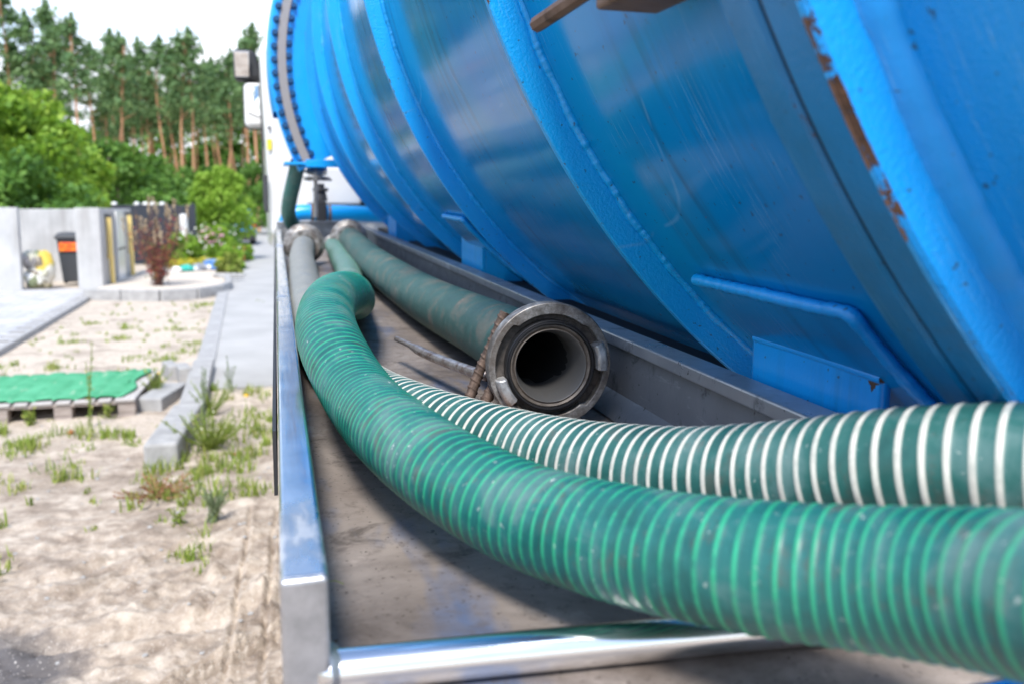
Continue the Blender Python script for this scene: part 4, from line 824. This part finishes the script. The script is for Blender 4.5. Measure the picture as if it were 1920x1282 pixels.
# tree-top heights follow the skyline seen from the yard
def sky_h(x, y):
    px = 516+x/y*1590; yp = np.interp(px, [-600, 0, 60, 100, 130, 170, 200, 250, 300, 340, 400, 450, 520, 900], [80, 55, 70, 28, 75, 48, 75, 112, 78, 100, 88, 84, 82, 80]); return 1.55+(392-yp)/1590*y
plab = ['with a crown reaching highest', 'with a split flat crown', 'with a narrow pointed crown', 'with a crown leaning to one side', 'with a thin see-through crown', 'with a broad dense crown']
for q, (x, y) in enumerate(pines_l):
    c, t, h = pines[q % 6]; sc = sky_h(x, y)*(1 if y < 76 else .93)/h*(1+(random.uniform(-.05, .015) if y < 68 else random.uniform(-.30, -.06)))
    o = empty('pine_tree', (x, y, -.05), None, 'tree', 'tall pines along the back of the yard', rot=(0, 0, random.uniform(0, 6.28))); o.scale = (max(sc, .8)*.95, max(sc, .8)*.95, sc)
    o['label'] = 'tall straight pine with an orange brown trunk and a high dark green crown'
    if not c.materials: c.materials.append(M['pine']); t.materials.append(M['bark'])
    obj('trunk', t, None, o); obj('crown', c, None, o)
pl = [o for o in COL.objects if o.name.startswith('pine_tree')]
for px, lb in ((8, 'tall pine at the left edge of the picture, rising above the leafy trees'), (104, 'pine with the tallest crown top of the row, above the bin bay'), (205, 'tall pine standing above the yellow post on the wall corner'), (262, 'tall pine above the white capped dark fence'), (300, 'tall pine rising right behind the dark red shrub'), (418, 'tall pine above the lime green bush'), (455, 'tall pine directly behind the upper truck mirror'), (492, 'tall pine next to the truck cab, last before the blue tank')):
    q = min((o for o in pl if o.location.y < 73 and 'highest' not in o and o['label'].startswith('tall straight pine with')), key=lambda o: abs(516+o.location.x/o.location.y*1590-px)); q['label'] = lb
# far undergrowth behind the trunks
r_ = np.random.default_rng(5); bl = []
for x in np.arange(-75, 24, 1.7): bl.append((x+r_.uniform(-.6, .6), 92+r_.uniform(-3, 3), r_.uniform(1, 5.5), 2.6, 2.0, r_.uniform(2.2, 4.2)))
for x in np.arange(-70, 24, 1.5): bl.append((x, 97+r_.uniform(-1, 1), r_.uniform(4, 10.5), 2.4, 2, 2.4)); bl.append((x+1, 100, r_.uniform(7, 12.0), 2.0, 2, 1.5))
for x in np.arange(-75, 75, 3.2): bl.append((x, -62+r_.uniform(-4, 4), r_.uniform(2, 8), 3.6, 3, r_.uniform(3, 5)))
for y in np.arange(-58, 60, 3.2): bl.append((-48+r_.uniform(-3, 3), y, r_.uniform(2, 7), 3, 3.6, r_.uniform(3, 4.5)))
obj('far_wood', crown_mesh('far_wood', bl, 260, .34, r_, .4, .7, .35), M['leaf_dark'], kind='stuff', label='dense dark green woodland edge round the yard, behind the pine trunks')
# broadleaf trees and bushes left of the road
def bush(name, x, y, h, w, mat, label, seed, nb=12, per=330, leaf=.085, group=None, cat='tree', trunk=.08, low=.12):
    r_ = np.random.default_rng(seed); bl = []
    for q in range(nb):
        f = (q+.5)/nb; z = h*(low+(.93-low)*f); rad = w/2*(math.sin(math.pi*min(.97, .22+.75*f))**.7)*(.55+.35*r_.random()); a = q*2.4+r_.uniform(-.5, .5); s = w*.17*(1.25-.55*f)*(.8+.5*r_.random())
        bl.append((rad*math.cos(a), rad*math.sin(a), z, s*1.2, s*1.2, s*.95))
    bl.append((0, 0, h*.5, w*.24, w*.24, h*.3))
    o = empty(name, (x, y, 0), label, cat, group)
    obj('crown', crown_mesh('crown', bl, per, leaf, r_), M[mat], o); obj('trunk', trunk_mesh('trunk', h*.8, trunk, trunk*.35, r_, [b[:3] for b in bl[:-1]], .06*h), M['bark2'], o); return o
g1 = 'broadleaf trees growing behind the bin store'
bush('broadleaf_tree', -8.9, 26.5, 6.4, 4.6, 'leaf', 'tall bright green leafy tree at the left edge, highest of the leafy ones', 11, 20, 420, .10, g1)
bush('broadleaf_tree', -7.2, 28.5, 5.2, 3.8, 'leaf', 'bright green leafy tree second from the left, behind the concrete walls', 12, 18, 400, .10, g1)
bush('broadleaf_tree', -11.8, 29, 6.6, 4.5, 'leaf_dark', 'dark leafy tree partly cut by the left edge of the picture', 13, 16, 340, .11, g1)
bush('broadleaf_tree', -7.6, 33, 5.0, 4.2, 'leaf', 'medium green leafy tree with a rounded top in the middle of the row', 14, 16, 360, .11, g1)
bush('broadleaf_tree', -6.0, 36, 4.2, 4.0, 'leaf_dark', 'low dark green leafy tree above the dark fence', 15, 15, 340, .11, g1)
bush('broadleaf_tree', -5.6, 41, 3.9, 4.2, 'leaf_dark', 'low mid green leafy tree in front of the pine trunks, right of the row', 16, 14, 320, .11, g1)
bush('broadleaf_tree', -3.6, 46, 3.6, 4.0, 'leaf_dark', 'low dark bushy tree behind the lime green bush', 17, 14, 320, .11, g1)
bush('broadleaf_tree', -.5, 54, 4.6, 4.2, 'leaf_dark', 'leafy tree at the far end of the road next to the truck cab', 18, 14, 320, .11, g1)
bush('broadleaf_tree', -6.6, 25.2, 2.9, 3.6, 'leaf_dark', 'dark green shrub rising straight behind the bin store wall', 19, 14, 340, .09, g1, 'shrub')
bush('broadleaf_tree', -6.3, 27, 2.7, 2.8, 'leaf', 'green shrub behind the right end of the concrete wall', 20, 12, 320, .085, g1, 'shrub')
bush('broadleaf_tree', -16, 22, 6.5, 5, 'leaf', 'leafy tree standing out of view to the left', 23, 14, 260, .13, g1)
bush('lime_bush', -1.62, 27.2, 2.9, 1.85, 'leaf_lime', 'lime green feathery bush standing alone beside the road', 21, 20, 420, .05, None, 'bush', .04, .33)
g2 = 'flower bed shrubs beside the road'
for q, (x, y, h, w, mt, lb) in enumerate(((-2.35, 23.2, .95, 1.0, 'leaf', 'low green shrub in the flower bed just right of the dark red shrub'), (-1.75, 24.6, 1.15, 1.1, 'leaf', 'rounded green shrub with pink flowers in the flower bed'), (-1.42, 25.8, 1.1, 1.0, 'leaf_dark', 'greyish dark green shrub below the lime bush'), (-1.12, 22.8, .70, .7, 'leaf_lime', 'small yellow green shrub at the roadside end of the bed'), (-.92, 26.5, .5, .5, 'leaf', 'small bright green shrub spilling over the road edge'), (-1.08, 20.6, .55, .5, 'weed', 'yellowish green weed clump at the near end of the flower bed'))):
    bush('bed_shrub', x, y, h, w, mt, lb, 40+q, 10, 240, .045, g2, 'shrub', .02, .15)
# flowers: little petals over the bed
r_ = np.random.default_rng(9)
def petals(name, n, xr_, yr, zr, size, cols, label, cat='flowers'):
    C = np.stack([r_.uniform(*xr_, n), r_.uniform(*yr, n), r_.uniform(*zr, n)], 1); V, F = quads(C, np.array([0, -.6, .8])[None].repeat(n, 0), size, size*1.7, r_)
    mt = leaf_mat(name+'_petal', cols, .3); return wobj(name, V, F, mt, label=label, kind='stuff', fattrs=dict(rnd=r_.random(n)))
petals('yellow_flowers', 420, (-2.6, -1.3), (21.6, 23), (.1, .32), .05, [(.45, .42, .04), (.6, .5, .05), (.35, .4, .06)], 'low yellow flowers along the front of the flower bed')
petals('orange_flowers', 160, (-1.25, -.85), (22.8, 24), (.2, .55), .05, [(.5, .17, .05), (.45, .25, .10)], 'orange flowers at the roadside end of the bed')
petals('pink_flowers', 26, (-2.0, -1.4), (23.6, 24.2), (.6, 1.05), .045, [(.55, .25, .33), (.6, .35, .42)], 'pink flowers on the green shrub')
petals('white_flowers', 60, (-2.4, -.9), (22.6, 24.2), (.4, 1.2), .035, [(.75, .75, .68), (.7, .72, .6)], 'small white flower heads scattered over the bed')
# dark red shrub with tan seed heads
rs = empty('red_shrub', (-2.2, 17.4, .09), 'dark red shrub with upright stems and tan seed plumes in the sand bed', 'shrub')
r_ = np.random.default_rng(77); parts, tips = [], []
for q in range(70):
    a = r_.uniform(0, 6.28); sp = .16+.58*r_.random()**.6; h = .75+.75*r_.random(); P = [(r_.normal()*.05, r_.normal()*.05, 0), (math.cos(a)*sp*.35, math.sin(a)*sp*.35, h*.4), (math.cos(a)*sp*.85, math.sin(a)*sp*.85, h)]
    V, F, _ = tube(P, lambda s: .006, h/8, 4); parts.append((V, F.tolist())); tips.append(P)
V, F = join(parts); obj('stems', mesh('stems', V, F), leaf_mat('red_stem', [(.10, .05, .04), (.16, .07, .05)], 0), rs)
C = []
for P in tips:
    P = np.array(P)
    for _ in range(10):
        f = r_.uniform(.25, .92); q = P[0]*(1-f)**2+2*f*(1-f)*P[1]+f*f*P[2]; C.append(q+r_.normal(size=3)*np.array([.045, .045, .05]))
C = np.array(C); V, F = quads(C, np.array([[0, 0, .4]]).repeat(len(C), 0), .026, .05, r_); obj('foliage', mesh('foliage', V, F, False, None, dict(rnd=r_.random(len(C)))), M['leaf_red'], rs)
C = np.array([np.array(P[2])+np.array([r_.normal()*.012, r_.normal()*.012, r_.uniform(-.10, .14)]) for P in tips[:26] for _ in range(26)]); C[:, 2] += .08
V, F = quads(C, np.zeros((len(C), 3)), .016, .05, r_); obj('seed_plumes', mesh('seed_plumes', V, F, False, None, dict(rnd=r_.random(len(C)))), leaf_mat('tan_plume', [(.38, .28, .18), (.50, .40, .27)], .2), rs, kind='stuff')
# rubbish along the bed
cols = {'white': (.74, .75, .77), 'blue': (.08, .20, .48), 'teal': (.02, .38, .32), 'grey': (.22, .24, .28), 'pale blue': (.45, .58, .75)}
for q, (x, y, s, cn, lb) in enumerate(((-2.55, 20.6, .11, 'white', 'white crumpled plastic piece left of the red shrub stems'), (-2.28, 21.0, .10, 'white', 'white crumpled plastic piece right behind the red shrub'), (-2.06, 21.2, .13, 'teal', 'teal crumpled plastic piece in the bed'), (-1.92, 21.3, .09, 'white', 'small white plastic scrap between teal and grey pieces'), (-1.80, 21.4, .14, 'grey', 'grey crumpled plastic piece in the middle of the bed'), (-1.62, 21.5, .12, 'white', 'white plastic piece beside the blue heap'), (-1.48, 21.6, .20, 'blue', 'largest blue plastic heap in the flower bed'), (-1.26, 21.7, .15, 'pale blue', 'pale blue plastic sheet beside the blue heap'), (-1.05, 21.6, .10, 'grey', 'small grey lump at the roadside end of the rubbish'))):
    V, F = blob(s*1.3, s, s*.62, 50+q, .5, 18, 10, 4); wobj('plastic_scrap', V+np.array([x, y, .09]), F, Mt('scrap_'+cn.replace(' ', '_'), cols[cn], .35).m, label=lb, cat='rubbish', group='plastic rubbish along the bed')
# stones in the bed
for q in range(6):
    V, F = blob(.09+.05*random.random(), .09, .05, 80+q, .4, 12, 8, 3); wobj('stone', V+np.array([-1.25+q*.09, 19.0+.25*random.random(), .08]), F, M['kerb'], label='small grey stone lying at the roadside end of the sand bed', cat='stone', group='small stones at the bed end')
# dark fence behind
fe = empty('dark_fence', (-3.3, 26.2, 0), 'dark blue grey board fence behind the flower bed with white caps', 'fence')
fm = Mt('dark_fence_board', (.022, .028, .042), .6).m; bmh = mesh('fence_board', boxv(0, .155, -.012, .012, 0, 1.66), BOXF); bmh.materials.append(fm)
for q in range(14): obj('fence_board', bmh, None, fe, loc=(-4.45+.158*q+3.3, random.uniform(-.01, .01), random.uniform(-.01, .01)))
for q in range(4): wobj('fence_post', boxv(-4.47+.70*q, -4.38+.70*q, 26.23, 26.32, -.1, 1.72), BOXF, fm, fe)
for q, x in enumerate((-4.40, -3.81, -3.58, -3.38, -3.14)):
    v, f = blob(.085, .085, .06, 90+q, .1, 14, 10); wobj('white_cap', v+np.array([x, 26.25, 1.63]), f, M['white'], fe, smooth=True)
wobj('white_drum', cyl((-2.50, 25.5, .1), (-2.50, 25.5, 1.40), .11, seg=20)[0], cyl((0, 0, 0), (0, 1, 0), 1, seg=20)[1], M['white'], label='tall white drum standing in front of the dark fence', cat='drum', bevel=.03)
v, f = cyl((-8.6, 24.5, 0), (-8.6, 24.5, 2.0), .10); wobj('teal_pipe', v, f, Mt('teal_pipe_paint', (.01, .16, .17), .5).m, label='dark teal pipe standing behind the left concrete wall', cat='pipe')
# parked blue car at the far end of the road
car = empty('parked_car', (-1.75, 39.5, 0), 'bright blue parked car with dark bumper half hidden behind the lime bush', 'car')
bl_ = Mt('blue_car_paint', (.01, .22, .62), .2, coat=.5).m
v = boxv(-2.55, -.85, 37.6, 41.6, .35, .95); v[4:, 0] += [.06, -.06, -.06, .06]; wobj('body', v, BOXF, bl_, car, bevel=.08, bseg=3)
v = boxv(-2.48, -.92, 37.75, 40.6, .95, 1.55); v[4:, 0] += [.16, -.16, -.16, .16]; v[4:, 1] += [.25, .25, -.7, -.7]; wobj('cabin', v, BOXF, bl_, car, bevel=.08, bseg=3)
v = boxv(-2.3, -1.1, 37.72, 37.78, 1.0, 1.42); v[4:, 1] += .2; v[4:, 0] += [.1, -.1, -.1, .1]; wobj('rear_window', v, BOXF, M['glass'], car)
wobj('bumper', boxv(-2.56, -.84, 37.5, 37.75, .22, .62), BOXF, M['rubber'], car, bevel=.05)
wobj('number_plate', boxv(-1.95, -1.45, 37.47, 37.50, .68, .80), BOXF, M['white'], car)
for x in (-2.5, -.9): wobj('tail_light', boxv(x-.07, x+.07, 37.56, 37.62, .72, .92), BOXF, Mt('tail_red', (.4, .02, .02), .2).m, car)
for x in (-2.45, -1.12):
    for y in (38.3, 40.8):
        v, f = cyl((x, y, .31), (x+.2, y, .31), .31, seg=24); wobj('wheel', v, f, M['rubber'], car)

# ---- weeds and pebbles near the camera
r_ = np.random.default_rng(31)
def blades(C, hs, lean, w, r_):
    n = len(C); a = r_.uniform(0, 6.28, n); d = np.stack([np.cos(a), np.sin(a), 0*a], 1); s = np.stack([-np.sin(a), np.cos(a), 0*a], 1)*w
    h = hs[:, None]; l = (lean*r_.random(n))[:, None]; z = np.array([0, 0, 1.])
    p0, p1, p2 = C, C+d*l*h*.35+z*h*.55, C+d*l*h+z*h
    V = np.stack([p0-s, p0+s, p1+s*.8, p1-s*.8, p2], 1).reshape(-1, 3); q = np.arange(n)*5
    return V, [tuple(x) for k_ in q for x in ((k_, k_+1, k_+2, k_+3), (k_+3, k_+2, k_+4))]
def gz_at(x, y): return float(ground_z(np.array([x]), np.array([y]))[0]) if y < 14 and x < 0 else 0.
def tufts(name, spots, mat, label):
    Vs, Fs, rn = [], [], []; n0 = 0
    for (x, y, rad, n, h) in spots:
        a, q = r_.uniform(0, 6.28, n), rad*r_.random(n)**.6; C = np.stack([x+q*np.cos(a), y+q*np.sin(a), np.full(n, gz_at(x, y)-.005)], 1)
        V, F = blades(C, h*(.4+.8*r_.random(n)), .9, .0035+.0005*y*.5, r_); Vs.append(V); Fs += [tuple(i+n0 for i in f) for f in F]; n0 += len(V); rn += np.repeat(r_.random(n)*.8+.2*r_.random(), 2).tolist()
    return wobj(name, np.concatenate(Vs), Fs, M[mat], label=label, kind='stuff', fattrs=dict(rnd=rn))
sp = []
for x, y in ((-2.5, 12.7), (-1.9, 12.2), (-2.35, 11.0), (-1.85, 11.2), (-1.3, 11.8), (-1.1, 14.6), (-1.2, 14.4), (-2.6, 9.3), (-2.1, 9.1), (-1.5, 9.6), (-1.15, 9.4), (-1.0, 9.9), (-.95, 10.6), (-1.4, 8.7), (-1.9, 6.5), (-1.75, 6.2), (-1.6, 6.1), (-1.3, 6.3), (-1.2, 6.15), (-1.05, 6.25), (-.95, 6.0), (-1.8, 5.6), (-1.2, 5.3), (-.8, 4.95), (-.65, 4.85), (-.5, 4.8), (-.45, 5.1), (-.55, 5.4), (-.3, 5.5), (-.22, 5.3), (-.15, 5.9), (-.1, 6.3), (-.25, 6.6), (-.12, 7.2), (-.3, 7.4), (-.6, 7.55), (-.35, 4.55), (-.2, 4.7), (-1.75, 4.7), (-1.45, 4.45), (-.42, 3.95), (-.36, 3.9), (-1.16, 3.85)):
    for _ in range(3): sp.append((x+r_.normal()*.07, y+r_.normal()*.09, .03+.06*r_.random()*(1 if y < 8 else 2.2), int(10+22*r_.random()), (.04+.07*r_.random())*(1 if y < 8 else .8)))
for _ in range(46):
    x, y = r_.uniform(-.80, -.10), r_.uniform(4.55, 6.3); sp.append((x, y, .05+.05*r_.random(), int(8+16*r_.random()), .05+.06*r_.random()))
for _ in range(22):
    x, y = r_.uniform(-2.0, -1.2), r_.uniform(5.0, 6.4); sp.append((x, y, .06+.06*r_.random(), int(8+14*r_.random()), .04+.05*r_.random()))
for _ in range(190):
    x, y = r_.uniform(-2.9, -.05), r_.uniform(4.3, 15); sp.append((x, y, .03, int(4+8*r_.random()), .03+.03*r_.random()))
tufts('grass_tufts', sp, 'weed', 'sparse yellow green grass tufts scattered over the sand')
def plant(name, x, y, h, n, spread, leaf, mat, label, flowers=None, cat='plant', stem=.003, leafn=16, straight=.3):
    o = empty(name, (x, y, gz_at(x, y)), label, cat); parts, C = [], []
    for q in range(n):
        a = r_.uniform(0, 6.28); s = spread*r_.random()**.7; hh = h*(.55+.45*r_.random()); P = np.array([(r_.normal()*.012, r_.normal()*.012, 0), (math.cos(a)*s*straight, math.sin(a)*s*straight, hh*.5), (math.cos(a)*s, math.sin(a)*s, hh)])
        V, F, _ = tube(P, lambda t: stem, hh/6, 4); parts.append((V, F.tolist()))
        for _ in range(leafn):
            f = r_.uniform(.08, 1); C.append(P[0]*(1-f)**2+2*f*(1-f)*P[1]+f*f*P[2]+r_.normal(size=3)*leaf*.9)
    V, F = join(parts); obj('stems', mesh('stems', V, F, False, None, dict(rnd=np.full(len(F), .4))), M[mat], o); C = np.array(C)
    V, F = quads(C, np.array([[0, 0, .5]]).repeat(len(C), 0), leaf, leaf*.9, r_); obj('leaves', mesh('leaves', V, F, False, None, dict(rnd=r_.random(len(C)))), M[mat], o)
    if flowers:
        nf, col, sz, zf = flowers; Cf = C[r_.choice(len(C), nf)]; Cf[:, 2] = np.maximum(Cf[:, 2], h*zf)+.02; V, F = quads(Cf, np.array([[0, -.7, .9]]).repeat(nf, 0), sz, sz*1.8, r_)
        obj('flowers', mesh('flowers', V, F, False, None, dict(rnd=r_.random(nf))), leaf_mat(name+'_flower', [col, tuple(min(1, c*1.2) for c in col)], .2), o)
    return o
plant('grey_weed', -.345, 4.30, .17, 30, .085, .007, 'weed_grey', 'bushy grey green weed standing alone nearest to the truck', leafn=14)
plant('small_weed', -.52, 4.33, .10, 6, .07, .016, 'weed', 'small fresh green broad leaved weed left of the grey green one', leafn=7)
plant('creeping_weed', -.66, 4.80, .09, 34, .30, .011, 'weed_red', 'red stemmed creeping weed spread over the sand before the kerb stone', leafn=12, straight=.6)
plant('kerb_weed', -.47, 5.75, .27, 60, .30, .010, 'weed', 'dense leafy weed clump with tiny white and yellow flowers against the kerb stone', (14, (.75, .72, .55), .009, .4), leafn=13, straight=.6)
plant('kerb_weed', -.54, 6.35, .62, 4, .07, .011, 'weed_grey', 'tallest thin weed stalk rising beside the kerb stones', leafn=22)
plant('kerb_weed', -.52, 6.75, .28, 26, .20, .010, 'weed', 'leafy green weed clump behind the tall stalk at the kerb', leafn=9, straight=.5)
plant('kerb_weed', -.42, 7.45, .34, 5, .10, .010, 'weed_grey', 'pair of thin grey weed stalks at the end of the road slab', leafn=14)
plant('tall_weed', -1.33, 6.55, .66, 3, .05, .014, 'weed', 'tall thin yellow green weed in front of the pallet', leafn=16)
plant('pallet_weed', -1.78, 6.78, .14, 8, .08, .018, 'weed', 'broad leaved green weed growing from the left pallet opening', leafn=7)
plant('pallet_weed', -1.27, 6.80, .12, 6, .07, .018, 'weed', 'broad leaved green weed growing from the right pallet opening', leafn=7)
plant('block_weed', -.99, 7.35, .30, 22, .15, .010, 'weed', 'feathery yellow green weed between pallet corner and kerb with yellow flowers', (10, (.72, .50, .03), .014, .2), leafn=14)
plant('yellow_flower', -.27, 6.75, .14, 2, .02, .006, 'weed', 'single yellow orange flower on a thin stem near the truck', (2, (.80, .45, .02), .016, .95), 'flower', .002, 4)
# pebbles, thrown about
Vs, Fs, n0 = [], [], 0
for q in range(260):
    x, y = r_.uniform(-1.7, -.05), r_.uniform(2.5, 7.2); s = .003+.008*r_.random()**2; V, F = blob(s*1.3, s, s*.7, q, .3, 7, 5, 2); Vs.append(V+np.array([x, y, gz_at(x, y)-.003])); Fs += [tuple(i+n0 for i in f) for f in F]; n0 += len(V)
wobj('pebbles', np.concatenate(Vs), Fs, M['kerb'], kind='stuff', label='small pale pebbles scattered over the trodden earth')
bk = Mt('broken_brick', (.42, .13, .06), .8).m
for x, y, s, lb in ((-1.42, 6.35, .022, 'orange brick chip in the sand before the pallet'), (-.31, 5.55, .014, 'small pinkish brick chip right of the kerb weeds')):
    V, F = blob(s, s, s*.8, int(x*-100), .4, 9, 6, 2); wobj('brick_chip', V+np.array([x, y, gz_at(x, y)]), F, bk, label=lb, cat='brick chip')
